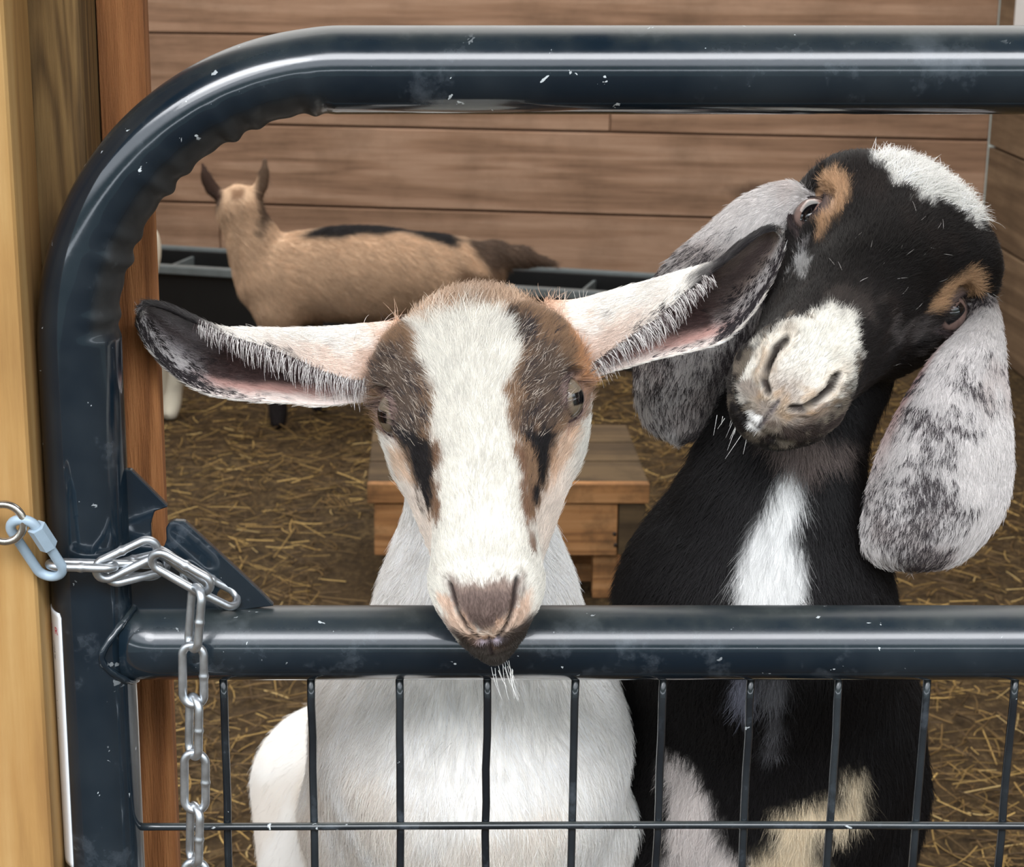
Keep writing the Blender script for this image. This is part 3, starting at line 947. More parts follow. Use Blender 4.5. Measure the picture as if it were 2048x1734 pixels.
class Head:
    """a goat's head lofted along its own axes: u to the picture's right, v from the nose to the poll, w out of the face"""
    def __init__(self, O, look_px, look_y, roll, tilt, yaw=0.0, scale=1.0):
        self.O = np.array(O, float); e_ = at(look_px[0], look_px[1], look_y)
        d = e_ - CAM; d /= np.linalg.norm(d)
        r_ = np.cross(d, (0, 0, 1.0)); r_ /= np.linalg.norm(r_); up = np.cross(r_, d)
        e1 = math.sin(roll) * r_ + math.cos(roll) * up; e2 = math.cos(roll) * r_ - math.sin(roll) * up
        V_ = math.cos(tilt) * e1 + math.sin(tilt) * d; W_ = math.sin(tilt) * e1 - math.cos(tilt) * d
        U_ = e2 * math.cos(yaw) + W_ * math.sin(yaw); W_ = W_ * math.cos(yaw) - e2 * math.sin(yaw)
        self.B = np.stack([U_, V_, W_]); self.s = scale

    def world(self, L): return self.O + (np.asarray(L) * self.s) @ self.B
    def dirw(self, L): return np.asarray(L) @ self.B
    def local(self, P): return (np.asarray(P) - self.O) @ self.B.T / self.s


def head_loft(tab, cap=0.014, cw=-0.032, back=0.014, M=216, K=220, nose_rings=44, pw=(2.6, 0.55)):
    tab = np.asarray(tab, float)
    v0, v1 = tab[0, 0], tab[-1, 0]
    s = np.sin(np.linspace(0.04, 1, nose_rings)[:-1] * math.pi / 2)
    vs = np.linspace(v0, v1, K) ** 1.0
    def section(row):
        d, a1, w1, a2, w2, a3, w3, b_ = row
        pts = [(0, d), (a1, w1), (a2, w2), (a3, w3), (0, b_), (-a3, w3), (-a2, w2), (-a1, w1)]
        return cr_spline(pts, M, closed=True)
    rows = hermite_table(tab, vs)
    rings = []
    s0 = section(rows[0]); c0 = np.array([0, cw])
    for q in s:
        p = c0 + (s0 - c0) * q
        rings.append(np.column_stack([p[:, 0], np.full(M, v0 - cap * (1 - q ** pw[0]) ** pw[1]), p[:, 1]]))
    for v, r_ in zip(vs, rows):
        p = section(r_); rings.append(np.column_stack([p[:, 0], np.full(M, v), p[:, 1]]))
    s1 = section(rows[-1]); c1 = s1.mean(0)
    for q in np.cos(np.linspace(0, 1, 9)[1:] * math.pi / 2 * 0.97):
        p = c1 + (s1 - c1) * q
        rings.append(np.column_stack([p[:, 0], np.full(M, v1 + back * math.sqrt(1 - q * q)), p[:, 1]]))
    return capped_loft(np.array(rings))


def sculpt_nose(L, N_, nostril, mouth, phil, chin=0.0):
    """press nostrils, mouth line and philtrum into the muzzle (local coordinates)"""
    u, v, w = L.T
    disp = np.zeros(len(L))
    front = 1 - sstep(0.012, 0.022, v)
    q = np.column_stack([np.abs(u), w])
    for pts, depth, wid in nostril:
        d = d_line(q, pts)
        disp -= depth * np.exp(-(d / wid) ** 2) * front
        disp += depth * 0.22 * np.exp(-((d - wid * 2.1) / (wid * 1.0)) ** 2) * front
    d = d_line(q, [(0, phil[0]), (0, phil[1])])
    disp -= 0.0016 * np.exp(-(d / 0.0011) ** 2) * front
    mw, slope, dep = mouth
    wm = mw + slope * np.maximum(v, 0) + 0.12 * np.abs(u)
    fade = 1 - sstep(0.045, 0.065, v)
    disp -= dep * np.exp(-((w - wm) / 0.0018) ** 2) * fade
    disp += dep * 0.45 * np.exp(-((w - wm - 0.005) / 0.003) ** 2) * fade
    return L + N_ * disp[:, None]


def set_eye(L, E, n, h, A, B, Re, proud, lid=0.0017, out=2.2):
    """open an almond socket round E (outward n, long axis h) and raise the lids; returns verts and eyeball centre"""
    n = np.asarray(n, float); n /= np.linalg.norm(n); h = np.asarray(h, float); h -= n * (h @ n); h /= np.linalg.norm(h)
    k = np.cross(n, h)
    C = np.asarray(E) - n * (Re - proud)
    q = L - C; a, b_, z = q @ h, q @ k, q @ n
    ea = np.where(np.abs(a / A) < 1, 1 - np.abs(a / A) ** 2.2, 1e-3)
    r = np.sqrt((a / A) ** 2 + (b_ / (B * np.maximum(0.35, ea ** 0.25))) ** 2)
    ok = (z > -Re * 0.2)
    hs = np.sqrt(np.maximum(Re ** 2 - a ** 2 - b_ ** 2, (0.25 * Re) ** 2))
    inner = hs - 0.0040
    rim = hs + lid
    m_in = ok & (r < 1.0); m_rim = ok & (r >= 1.0) & (r < out)
    z2 = z.copy()
    t_in = sstep(0.86, 1.0, r)
    z2 = np.where(m_in, inner * (1 - t_in) + rim * t_in, z2)
    t = sstep(1.0 + (out - 1) * 0.28, out, r)
    z2 = np.where(m_rim, (rim - 0.0010 * sstep(1.1, 1.5, r)) * (1 - t) + z * t, z2)
    crease = np.exp(-((r - 1.55) / 0.10) ** 2) * ok * 0.0011
    return L + n * (z2 - z - crease)[:, None], C, h, k, n, r


def eyeball(name, C, n, h, Re, parent, iris, pup=(0.0078, 0.0036), rin=0.0112, white=(120, 104, 96), rim=(52, 44, 42), mat=None):
    """sphere with a lying pupil; n outward, h the pupil's long direction (world)"""
    nr, na_ = 64, 72
    n = np.asarray(n) / np.linalg.norm(n); h = np.asarray(h) - n * (np.asarray(h) @ n); h /= np.linalg.norm(h); k = np.cross(n, h)
    V = [n]
    for i in range(1, nr):
        th = math.pi * (i / nr) ** 1.25
        for j in range(na_):
            ph = 2 * math.pi * j / na_
            V.append(n * math.cos(th) + (h * math.cos(ph) + k * math.sin(ph)) * math.sin(th))
    V.append(-n); V = np.array(V)
    F = [(0, 1 + j, 1 + (j + 1) % na_) for j in range(na_)]
    for i in range(nr - 2):
        for j in range(na_):
            a = 1 + i * na_ + j; b_ = 1 + i * na_ + (j + 1) % na_
            F.append((a, a + na_, b_ + na_, b_))
    F += [(len(V) - 1, 1 + (nr - 2) * na_ + (j + 1) % na_, 1 + (nr - 2) * na_ + j) for j in range(na_)]
    x, y, z = (V @ h) * Re, (V @ k) * Re, V @ n
    r = np.sqrt(x * x + y * y); r = np.where(z < 0, 1, r)
    streak = vnoise(np.column_stack([np.arctan2(y, x) * 6, r * 60, r * 0]), 1.0, 3)
    col = np.tile(lin(white), (len(V), 1))
    col = mix(col, 1 - sstep(rin - 0.0004, rin + 0.0006, r), lin(iris) * 1.0)
    col *= (1 + 0.22 * streak * (r < rin))[:, None]
    col = mix(col, np.exp(-((r - rin) / 0.0008) ** 2) * 0.85, lin(rim))
    rr = np.maximum(np.abs(x) / pup[0], np.abs(y) / pup[1]); rr2 = ((np.abs(x) / pup[0]) ** 4 + (np.abs(y) / pup[1]) ** 4) ** 0.25
    col = mix(col, 1 - sstep(0.93, 1.07, np.where(z > 0, 0.5 * (rr + rr2), 9)), (0.004, 0.004, 0.005))
    bulge = 1 + 0.05 * np.exp(-(r / (rin * 0.9)) ** 2) * (z > 0)
    return mesh_obj(name, C + V * Re * bulge[:, None], F, mat, parent, cols=np.clip(col, 0, 1))


def ear_solid(ctrl, K=64, Mo=30, th=0.0034, edge=0.0009, tipround=True):
    """ctrl (S,C,3): stations from base to tip, each an open curve across the ear; a closed thin shell
    returns verts, faces, s, t (across), inner flag"""
    ctrl = np.asarray(ctrl, float); S, Cn, _ = ctrl.shape
    sm = np.stack([cr_spline(ctrl[:, c], K) for c in range(Cn)], 1)
    rings, ss, tt, ii = [], [], [], []
    open_ = np.stack([cr_spline(sm[k], Mo) for k in range(K)])          # K, Mo, 3
    ds = np.gradient(open_, axis=0); dt = np.gradient(open_, axis=1)
    nn = np.cross(ds, dt); nn /= np.linalg.norm(nn, axis=-1)[..., None] + 1e-12
    tv = np.linspace(0, 1, Mo)
    for k in range(K):
        prof = edge + (th - edge) * np.sin(math.pi * tv) ** 0.6
        prof = prof * (1 - 0.8 * float(sstep(0.72, 1.0, k / (K - 1))))
        inn = open_[k] + nn[k] * prof[:, None]
        rings.append(np.vstack([open_[k], inn[::-1]]))
        ss.append(np.full(2 * Mo, k / (K - 1))); tt.append(np.concatenate([tv, tv[::-1]])); ii.append(np.concatenate([np.zeros(Mo), np.ones(Mo)]))
    rings = np.array(rings)
    V, F = capped_loft(rings)
    s = np.concatenate(ss + [[0, 1]]); t = np.concatenate(tt + [[0.5, 0.5]]); i = np.concatenate(ii + [[0, 0]])
    dirs = np.concatenate([np.repeat(ds[:, :, None], 1, 2).reshape(K, Mo, 3), ds[:, ::-1]], 1).reshape(-1, 3)
    dirs = np.vstack([dirs, ds[0].mean(0), ds[-1].mean(0)])
    dirs /= np.linalg.norm(dirs, axis=1)[:, None] + 1e-12
    return V, F, s, t, i, dirs, sm


def signed_volume(V, T):
    a, b_, c = V[T[:, 0]], V[T[:, 1]], V[T[:, 2]]
    return (a * np.cross(b_, c)).sum() / 6


def temp_mesh(V, F):
    T = tris_of(F)
    if signed_volume(V, T) < 0: F = [tuple(reversed(f)) for f in F]
    me = bpy.data.meshes.new('tmp'); me.from_pydata([tuple(v) for v in V], [], [tuple(int(x) for x in f) for f in F]); me.update()
    o = bpy.data.objects.new('tmp', me); COL.objects.link(o)
    return o


def boolean(base, cutter, op='UNION', solver='MANIFOLD'):
    m = base.modifiers.new('b', 'BOOLEAN'); m.operation = op; m.solver = solver; m.object = cutter
    dg = bpy.context.evaluated_depsgraph_get(); dg.update()
    me = bpy.data.meshes.new_from_object(base.evaluated_get(dg), depsgraph=dg)
    base.modifiers.clear()
    return me


def unite(pieces):
    """pieces: dicts with V, F; boolean union into one closed mesh"""
    base = temp_mesh(pieces[0]['V'], pieces[0]['F'])
    for p in pieces[1:]:
        cut = temp_mesh(p['V'], p['F'])
        n0 = len(base.data.vertices); got = None
        for sv in ('MANIFOLD', 'EXACT'):
            try:
                me = boolean(base, cut, 'UNION', sv)
                if len(me.vertices) > 0.8 * n0 and len(me.vertices) != n0: got = me; break
            except Exception as ex: print('boolean', sv, ex)
        if got is None:
            print('UNION FAILED', len(p['V']))
        else:
            base.data = got
        bpy.data.objects.remove(cut)
    me = base.data; bpy.data.objects.remove(base)
    return me


def blend_attrs(me, pieces, keys):
    """carry each piece's per-vertex data over to the united mesh by nearest point"""
    nv = len(me.vertices); P = np.empty(nv * 3); me.vertices.foreach_get('co', P); P = P.reshape(-1, 3)
    src = np.vstack([p['V'] for p in pieces]); data = {k: np.concatenate([p[k] for p in pieces]) for k in keys}
    kd = kdtree.KDTree(len(src))
    for i, v in enumerate(src): kd.insert(v, i)
    kd.balance()
    idx = np.fromiter((kd.find(v)[1] for v in P), np.int64, nv)
    return P, {k: data[k][idx] for k in keys}


def mesh_tris(me):
    me.calc_loop_triangles()
    T = np.empty(len(me.loop_triangles) * 3, np.int64); me.loop_triangles.foreach_get('vertices', T)
    return T.reshape(-1, 3)


def grow_hair(V, T, Nv, col, dirs, length, dens, count, rs, lift=0.35, jit=0.25, cvar=0.14, sink=0.00015, fleck=None, fleck_col=(62, 56, 58), npts=5, rad=0.00015, curl=0.0):
    a, b_, c = V[T[:, 0]], V[T[:, 1]], V[T[:, 2]]
    ar = 0.5 * np.linalg.norm(np.cross(b_ - a, c - a), axis=1) * dens[T].mean(1)
    pick = rs.choice(len(T), count, p=ar / ar.sum())
    r1, r2 = np.sqrt(rs.rand(count)), rs.rand(count)
    bw = np.stack([1 - r1, r1 * (1 - r2), r1 * r2], 1)
    t = T[pick]
    I = lambda A: (A[t] * bw[..., None]).sum(1) if A.ndim == 2 else (A[t] * bw).sum(1)
    p, n, d, cc, ln = I(V), I(Nv), I(dirs), I(col), I(length)
    n /= np.linalg.norm(n, axis=1)[:, None] + 1e-12
    d = d - n * (d * n).sum(1)[:, None]; d /= np.linalg.norm(d, axis=1)[:, None] + 1e-9
    cell = fbm(p, 70, 11, 2)
    sd = np.cross(n, d)
    d = d + sd * (rs.normal(0, jit, count) + 0.22 * cell)[:, None]; d /= np.linalg.norm(d, axis=1)[:, None] + 1e-9
    lf = np.clip(lift * (1 + rs.normal(0, 0.3, count)), 0.05, 1.3)
    ln = ln * np.clip(rs.normal(1, 0.22, count), 0.45, 1.6)
    S = np.linspace(0, 1, npts)
    tang = S; up = np.outer(np.sin(lf), S - 0.45 * S ** 2)
    P = p[:, None] - n[:, None] * sink + ln[:, None, None] * (d[:, None] * (np.cos(lf)[:, None] * S)[..., None] + n[:, None] * up[..., None])
    if curl: P += (rs.normal(0, curl, (count, 1, 3)) * (S ** 2)[None, :, None]) * ln[:, None, None]
    if fleck is not None:
        pr = np.where(I(fleck) > 0.01, sstep(0.30, 0.75, I(fleck) + 0.36 * vnoise(p, 420, 13) + 0.14 * vnoise(p, 120, 14)), 0)
        cc = np.where((rs.rand(count) < pr)[:, None], lin(fleck_col), cc)
    cc = cc * np.clip(rs.normal(1, cvar, count), 0.5, 1.5)[:, None] * (1 + 0.10 * cell)[:, None]
    rr = np.outer(np.full(count, rad), 1 - 0.75 * S ** 1.5)
    return P, np.clip(cc, 0.002, 0.93), rr


def hair_obj(name, batches, mat, parent):
    """batches: list of (P (n,k,3), col (n,3), rad (n,k))"""
    sizes, pos, rad, col = [], [], [], []
    for P, c, r in batches:
        sizes += [P.shape[1]] * len(P); pos.append(P.reshape(-1, 3)); rad.append(r.ravel()); col.append(c)
    hc = bpy.data.hair_curves.new(name); hc.add_curves(sizes)
    hc.attributes['position'].data.foreach_set('vector', np.concatenate(pos).astype(np.float32).ravel())
    ra = hc.attributes.get('radius') or hc.attributes.new('radius', 'FLOAT', 'POINT')
    ra.data.foreach_set('value', np.concatenate(rad).astype(np.float32))
    ca = hc.attributes.new('coat', 'FLOAT_COLOR', 'CURVE')
    c = np.ones((len(sizes), 4), np.float32); c[:, :3] = np.concatenate(col)
    ca.data.foreach_set('color', c.ravel())
    hc.materials.append(mat)
    o = bpy.data.objects.new(name, hc); COL.objects.link(o)
    return put_parent(o, parent)


m_skin = coat_mat('goat_coat_base', 0.75, 0.15)
m_hair = coat_mat('goat_hair', 0.55, 0.3, False)
m_whisk = coat_mat('goat_whisker', 0.5, 0.4, False)
m_eyeball, t, b = nodes('goat_eye')
a = t.nodes.new('ShaderNodeAttribute'); a.attribute_name = 'coat'; t.links.new(a.outputs['Color'], b.inputs['Base Color'])
b.inputs['Roughness'].default_value = 0.08; b.inputs['Specular IOR Level'].default_value = 0.6
b.inputs['Coat Weight'].default_value = 0.5; b.inputs['Coat Roughness'].default_value = 0.02


def goat_body(me, P, D, name, mat):
    me.name = name
    for at_ in list(me.color_attributes): me.color_attributes.remove(at_)
    a = me.color_attributes.new('coat', 'FLOAT_COLOR', 'POINT')
    c = np.ones((len(P), 4), np.float32); c[:, :3] = np.clip(D['col'], 0, 1); a.data.foreach_set('color', c.ravel())
    me.polygons.foreach_set('use_smooth', np.ones(len(me.polygons), bool))
    me.materials.clear(); me.materials.append(mat)
    o = bpy.data.objects.new(name, me); COL.objects.link(o)
    return o


# ================================================================== the white-faced goat
def px_layer(col, pxy, poly, c, soft=6, amp=8, nz=None, gate_=1.0):
    m = 1 - sstep(-soft, soft, sd_poly(pxy, poly) + (nz if nz is not None else 0) * amp)
    return mix(col, m * gate_, lin(c))


def find_eye(L, sgn, v, w):
    m = (L[:, 0] * sgn > 0.01) & (np.abs(L[:, 1] - v) < 0.02)
    q = np.where(m, (L[:, 1] - v) ** 2 + (L[:, 2] - w) ** 2, 9)
    return L[np.argmin(q)]


TAB_W = [  # v, ridge, half widths and heights of bridge edge / side / jaw, underside
    [0.000, -0.011, .0150, -.014, .0236, -.032, .0138, -.062, -.079],
    [0.015, -0.001, .0185, -.006, .0292, -.030, .0170, -.066, -.086],
    [0.035, 0.002, .0195, -.004, .0300, -.031, .0225, -.062, -.077],
    [0.070, 0.004, .0210, -.003, .0315, -.031, .0335, -.064, -.078],
    [0.100, 0.006, .0250, -.003, .0390, -.032, .0425, -.070, -.086],
    [0.128, 0.010, .0330, 0.000, .0510, -.027, .0510, -.076, -.096],
    [0.146, 0.013, .0390, 0.004, .0590, -.023, .0540, -.079, -.102],
    [0.162, 0.015, .0410, 0.007, .0620, -.020, .0545, -.080, -.104],
    [0.180, 0.015, .0380, 0.008, .0575, -.022, .0520, -.080, -.104],
    [0.196, 0.010, .0300, 0.002, .0480, -.030, .0470, -.077, -.098],
    [0.214, -0.004, .0200, -.013, .0360, -.040, .0390, -.074, -.092],
    [0.232, -0.028, .0110, -.032, .0230, -.048, .0280, -.070, -.084]]
HW = Head(at(963, 1156, -0.083), (950, 900), 0.01, R(-2.2), R(40), yaw=R(5))
EYE_R = 0.0155


def make_head(HD, tab, nostril, mouth, phil, eye_vw, eye_fwd, ab, cap=0.014, cw=-0.032, tweak=None, proud=0.0026, pw=(2.6, 0.55)):
    V, F = head_loft(tab, cap, cw, pw=pw)
    T = tris_of(F)
    L0 = V.copy(); nose = V[:, 1] < 0.022
    for _ in range(60): V = relax_mesh(V, T, 0.5, nose)
    k_ = (sstep(0.005, 0.022, L0[:, 1]))[:, None]; V = V * (1 - k_) + L0 * k_
    if tweak is not None: V = tweak(V, normals_of(V, T))
    Nn = normals_of(V, T)
    if signed_volume(V, T) < 0: Nn = -Nn
    V = sculpt_nose(V, Nn, nostril, mouth, phil)
    eyes = []
    for sg in (-1, 1):
        E = find_eye(V, sg, *eye_vw)
        Nn2 = Nn[np.argmin(((V - E) ** 2).sum(1))]
        n = np.array([sg * 0.86, -0.10, 0.10]) + np.array([0, 0, eye_fwd]); n /= np.linalg.norm(n)
        n = 0.5 * n + 0.5 * Nn2; n /= np.linalg.norm(n)
        h = np.array([0.0, 0.96, 0.27])
        V, C, h_, k_, n_, r_ = set_eye(V, E, n, h, ab[0], ab[1], EYE_R, proud)
        eyes.append((C, n_, h_, r_, E))
    return V, F, eyes


def tweak_white(V, Nn):
    u, v, w = V.T
    s = np.abs(u)
    # brow ridges, a hollow between the eyes and nose, cheek lines, nostril wings
    d = 0.0030 * np.exp(-(((s - 0.047) / 0.014) ** 2 + ((v - 0.172) / 0.020) ** 2)) * (w > -0.03)
    d += -0.0030 * np.exp(-(((s - 0.036) / 0.012) ** 2 + ((v - 0.118) / 0.022) ** 2))
    d += -0.0022 * np.exp(-((s / 0.012) ** 2 + ((v - 0.185) / 0.018) ** 2)) * (w > -0.01)
    d += 0.0022 * np.exp(-(((s - 0.026) / 0.008) ** 2 + ((v - 0.012) / 0.014) ** 2)) * (w > -0.045)
    d += -0.0020 * np.exp(-(((v - 0.055) / 0.020) ** 2 + ((w + 0.035) / 0.012) ** 2))
    return V + Nn * (d * np.sign(signed_volume(V, tris_of([(0, 1, 2)])) * 0 + 1))[:, None]


Vh, Fh, eyes_w = make_head(HW, TAB_W, [([(.0175, -.012), (.0150, -.018), (.0095, -.028)], 0.0034, 0.0014), ([(.0095, -.028), (.0040, -.037)], 0.0016, 0.0012)], (-.0560, 0.10, 0.0016), (-.036, -.054),
                           (0.142, -0.026), 0.30, (.0152, .0108), tweak=tweak_white, proud=0.0010)
Lw = Vh.copy(); Vw = HW.world(Vh); pxh = proj(Vw)
nz = fbm(Vw, 130, 1, 3); nzf = fbm(Vw, 420, 5, 2)
u, v, w = Lw.T
c = np.tile(lin((214, 210, 200)), (len(Vw), 1))
front = (w > -0.075) & (v < 0.25)
hd = lambda poly, col_, soft=7, amp=9, g=1.0: px_layer(c, pxh, poly, col_, soft, amp, nz + 0.6 * nzf, g)
side = sstep(0.022, 0.034, np.abs(u)) * (w > -0.09)
# pinkish cheeks and lips
c = mix(c, 0.30 * sstep(0.02, 0.03, np.abs(u)) * sstep(0.03, 0.06, v) * (1 - sstep(0.09, 0.13, v)), lin((222, 186, 164)))
# tan crown and ear roots
c = hd([(760, 560), (1120, 560), (1150, 620), (1090, 630), (1040, 640), (1010, 628), (960, 600), (900, 618), (840, 640), (770, 660)], (186, 152, 122), 14, 12, 0.85)
c = hd([(860, 560), (1030, 560), (1050, 600), (990, 612), (930, 606), (870, 612)], (150, 124, 102), 14, 16, 0.6)
# brown masks round the eyes
maskL = [(728, 660), (775, 640), (822, 646), (840, 672), (836, 716), (856, 762), (874, 800), (876, 850), (866, 884), (877, 930), (880, 985), (873, 1052), (862, 1050), (846, 1006), (824, 948), (806, 900), (782, 884), (752, 862), (722, 830), (706, 760), (712, 700)]
maskR = [(1012, 628), (1056, 610), (1120, 620), (1168, 660), (1192, 730), (1186, 800), (1172, 842), (1136, 866), (1112, 884), (1104, 930), (1090, 990), (1064, 1052), (1050, 1050), (1046, 1000), (1036, 930), (1026, 868), (1010, 830), (1002, 790), (1022, 744), (1036, 706), (1024, 672)]
c = hd(maskL, (132, 104, 80), 7, 10); c = hd(maskR, (132, 104, 80), 7, 10)
c = hd([(700, 640), (770, 630), (800, 660), (760, 690), (738, 740), (730, 800), (742, 830), (700, 830)], (196, 146, 108), 10, 9, 0.9)
c = hd([(1130, 630), (1200, 640), (1200, 800), (1160, 780), (1148, 740), (1150, 690)], (192, 140, 98), 10, 9, 0.9)
grizL = [(752, 700), (800, 690), (832, 730), (858, 790), (862, 850), (846, 890), (800, 880), (772, 840), (752, 780)]
grizR = [(1026, 640), (1056, 640), (1070, 690), (1110, 700), (1136, 750), (1138, 800), (1116, 850), (1080, 880), (1044, 880), (1030, 820), (1026, 770), (1046, 720)]
c = hd(grizL, (82, 70, 62), 14, 18, 0.85); c = hd(grizR, (76, 64, 56), 14, 18, 0.85)
blkL = [(796, 864), (842, 872), (868, 900), (874, 960), (868, 1034), (856, 1036), (840, 990), (824, 950), (812, 905)]
blkR = [(1046, 880), (1082, 862), (1110, 872), (1104, 910), (1090, 968), (1070, 1020), (1062, 1010), (1068, 950), (1062, 910)]
c = hd(blkL, (26, 23, 24), 7, 9); c = hd(blkR, (24, 21, 22), 7, 9)
c = hd([(1010, 632), (1040, 640), (1066, 672), (1050, 700), (1030, 690)], (40, 34, 32), 8, 10, 0.8)
c = hd([(872, 884), (881, 900), (884, 985), (876, 1060), (868, 1040), (874, 960)], (120, 90, 68), 6, 7, 0.9)
c = hd([(1036, 900), (1052, 930), (1058, 1000), (1062, 1060), (1074, 1110), (1064, 1110), (1044, 1040)], (120, 90, 70), 6, 7, 0.9)
c = hd([(786, 886), (812, 908), (826, 950), (834, 980), (806, 960), (790, 920)], (200, 164, 132), 8, 8, 0.7)
c = hd([(1110, 880), (1150, 852), (1150, 890), (1112, 960), (1088, 1010), (1096, 950)], (196, 158, 126), 8, 8, 0.7)
# eye surrounds
for (C_, n_, h_, r_, E_) in eyes_w:
    near = ((Lw - E_) ** 2).sum(1) < 0.034 ** 2
    c = mix(c, near * (1 - sstep(1.35, 2.1, r_)) * 0.85, lin((166, 140, 132)))
    c = mix(c, near * (1 - sstep(1.0, 1.34, r_)), lin((56, 42, 42)))
# nose, lips and chin
c = hd([(884, 1150), (905, 1158), (960, 1166), (1020, 1158), (1046, 1148), (1050, 1185), (1032, 1222), (984, 1260), (962, 1264), (930, 1244), (900, 1205)], (118, 98, 88), 16, 9, 0.95)
c = hd([(905, 1175), (930, 1186), (1010, 1186), (1034, 1176), (1020, 1225), (985, 1254), (962, 1262), (935, 1245)], (98, 82, 76), 10, 5, 0.9)
ringc = [(880, 1190), (905, 1206), (935, 1250), (962, 1266), (990, 1256), (1040, 1210), (1062, 1180), (1066, 1215), (1046, 1262), (1010, 1292), (960, 1296), (920, 1280), (892, 1240)]
c = hd(ringc, (206, 172, 148), 7, 7, 0.75)
c = hd([(914, 1262), (960, 1274), (1000, 1268), (1040, 1246), (1064, 1230), (1084, 1236), (1070, 1290), (1030, 1336), (960, 1352), (915, 1320)], (52, 44, 40), 8, 9, 0.95)
c = hd([(930, 1262), (985, 1268), (990, 1282), (950, 1284)], (166, 132, 106), 9, 9, 0.6)
c = hd([(884, 1230), (912, 1274), (925, 1300), (880, 1280)], (96, 88, 86), 8, 8, 0.6)
fr = (v < 0.02)
dn = d_line(np.column_stack([np.abs(u), w]), [(.0175, -.012), (.0150, -.018), (.0095, -.028), (.004, -.037)])
c = mix(c, fr * np.exp(-(dn / 0.0014) ** 2) * 0.9, lin((46, 37, 36)))
dp = d_line(np.column_stack([np.abs(u), w]), [(0, -.037), (0, -.051)])
c = mix(c, fr * np.exp(-(dp / 0.0012) ** 2) * 0.8, lin((70, 58, 60)))
c = mix(c, fr * np.exp(-((np.abs(u) - 0.003) / 0.0045) ** 2 - ((w + .0385) / 0.0022) ** 2) * 0.6, lin((186, 176, 190)))
# throat and back of the head turn white
c = mix(c, sstep(0.226, 0.24, v) * 0.8, lin((226, 218, 206)))
bare = np.zeros(len(Vw))
for (C_, n_, h_, r_, E_) in eyes_w:
    bare = np.maximum(bare, (((Lw - E_) ** 2).sum(1) < 0.03 ** 2) * (1 - sstep(1.05, 1.5, r_)))
bare = np.maximum(bare, fr * np.exp(-(dn / 0.0017) ** 2))
leng = 0.0050 + 0.004 * sstep(0.03, 0.12, v) + 0.004 * sstep(0.18, 0.21, v) * (w > -0.03) + 0.004 * sstep(-.06, -.09, w)
leng = np.where(v < 0.012, 0.0034, leng)
pad = (v < 0.006) * (w > -0.037) * (np.abs(u) < 0.017)
dens = (1 - bare) * np.where(pad, 0.8, 1.0) * np.where(v < 0.02, 1.5, 1.0)
dl = np.column_stack([np.sign(u) * (0.10 + 0.55 * sstep(0.10, 0.14, v) * sstep(0.0, 0.03, np.abs(u))), 0.25 + 0.75 * sstep(-.008, .008, v), (2 * sstep(-.055, -.012, w) - 1) * (1 - sstep(-.006, .008, v))])
dl[:, 0] += 0.5 * np.sin(v * 60) * 0.15
z0 = np.zeros((len(Vw), 3))
flw = (px_layer(z0, pxh, grizL, (255, 255, 255), 14, 14, nz)[:, 0] + px_layer(z0, pxh, grizR, (255, 255, 255), 14, 14, nz)[:, 0] + 0.45 * px_layer(z0, pxh, maskL, (255, 255, 255), 10, 8, nz)[:, 0] + 0.45 * px_layer(z0, pxh, maskR, (255, 255, 255), 10, 8, nz)[:, 0]) * (w > -0.06)
headp = dict(V=Vw, F=Fh, col=c, dirs=HW.dirw(dl), len=leng, dens=dens, fleck=np.clip(flw, 0, 1) * 0.40)

# --- ears: stations base -> tip; E1 front edge, T upper outline, K back, B lower edge
def ear_w(st):
    ctrl = []
    for (e1, t_, b_, y, dep) in st:
        E1 = at(e1[0], e1[1], y - 0.012 * dep); T_ = at(t_[0], t_[1], y)
        B_ = at(b_[0], b_[1], y - 0.006 * dep)
        mid1 = (np.array(t_) * 0.62 + np.array(b_) * 0.38); mid2 = (np.array(t_) * 0.25 + np.array(b_) * 0.75)
        K1 = at(mid1[0], mid1[1], y + 0.013 * dep); K2 = at(mid2[0], mid2[1], y + 0.012 * dep)
        ctrl.append([E1, T_, K1, K2, B_])
    return np.array(ctrl)


earL = ear_w([((760, 752), (800, 640), (770, 800), 0.094, 0.8), ((712, 760), (745, 646), (712, 806), 0.091, 1.0), ((642, 738), (640, 655), (640, 812), 0.087, 1.15), ((572, 708), (560, 657), (568, 806), 0.082, 1.2),
              ((506, 684), (500, 657), (500, 802), 0.077, 1.15), ((441, 664), (440, 655), (416, 788), 0.072, 1.0), ((392, 642), (386, 634), (350, 752), 0.067, 0.85),
              ((342, 620), (338, 612), (302, 704), 0.061, 0.6), ((302, 610), (300, 604), (278, 660), 0.056, 0.4), ((284, 618), (282, 612), (276, 638), 0.050, 0.15)])
earR = ear_w([((1150, 726), (1090, 612), (1130, 742), 0.094, 0.8), ((1186, 724), (1152, 610), (1180, 752), 0.092, 1.0), ((1236, 688), (1225, 592), (1240, 736), 0.088, 1.15), ((1282, 657), (1290, 574), (1310, 716), 0.084, 1.2),
              ((1330, 622), (1345, 558), (1380, 700), 0.080, 1.15), ((1378, 580), (1396, 544), (1440, 682), 0.076, 1.0), ((1424, 545), (1440, 530), (1490, 640), 0.072, 0.85),
              ((1474, 506), (1484, 494), (1530, 582), 0.068, 0.6), ((1520, 470), (1528, 462), (1562, 516), 0.066, 0.4), ((1546, 462), (1548, 457), (1566, 484), 0.065, 0.15)])
ear_parts = []; fringe = []
rs = np.random.RandomState(21)
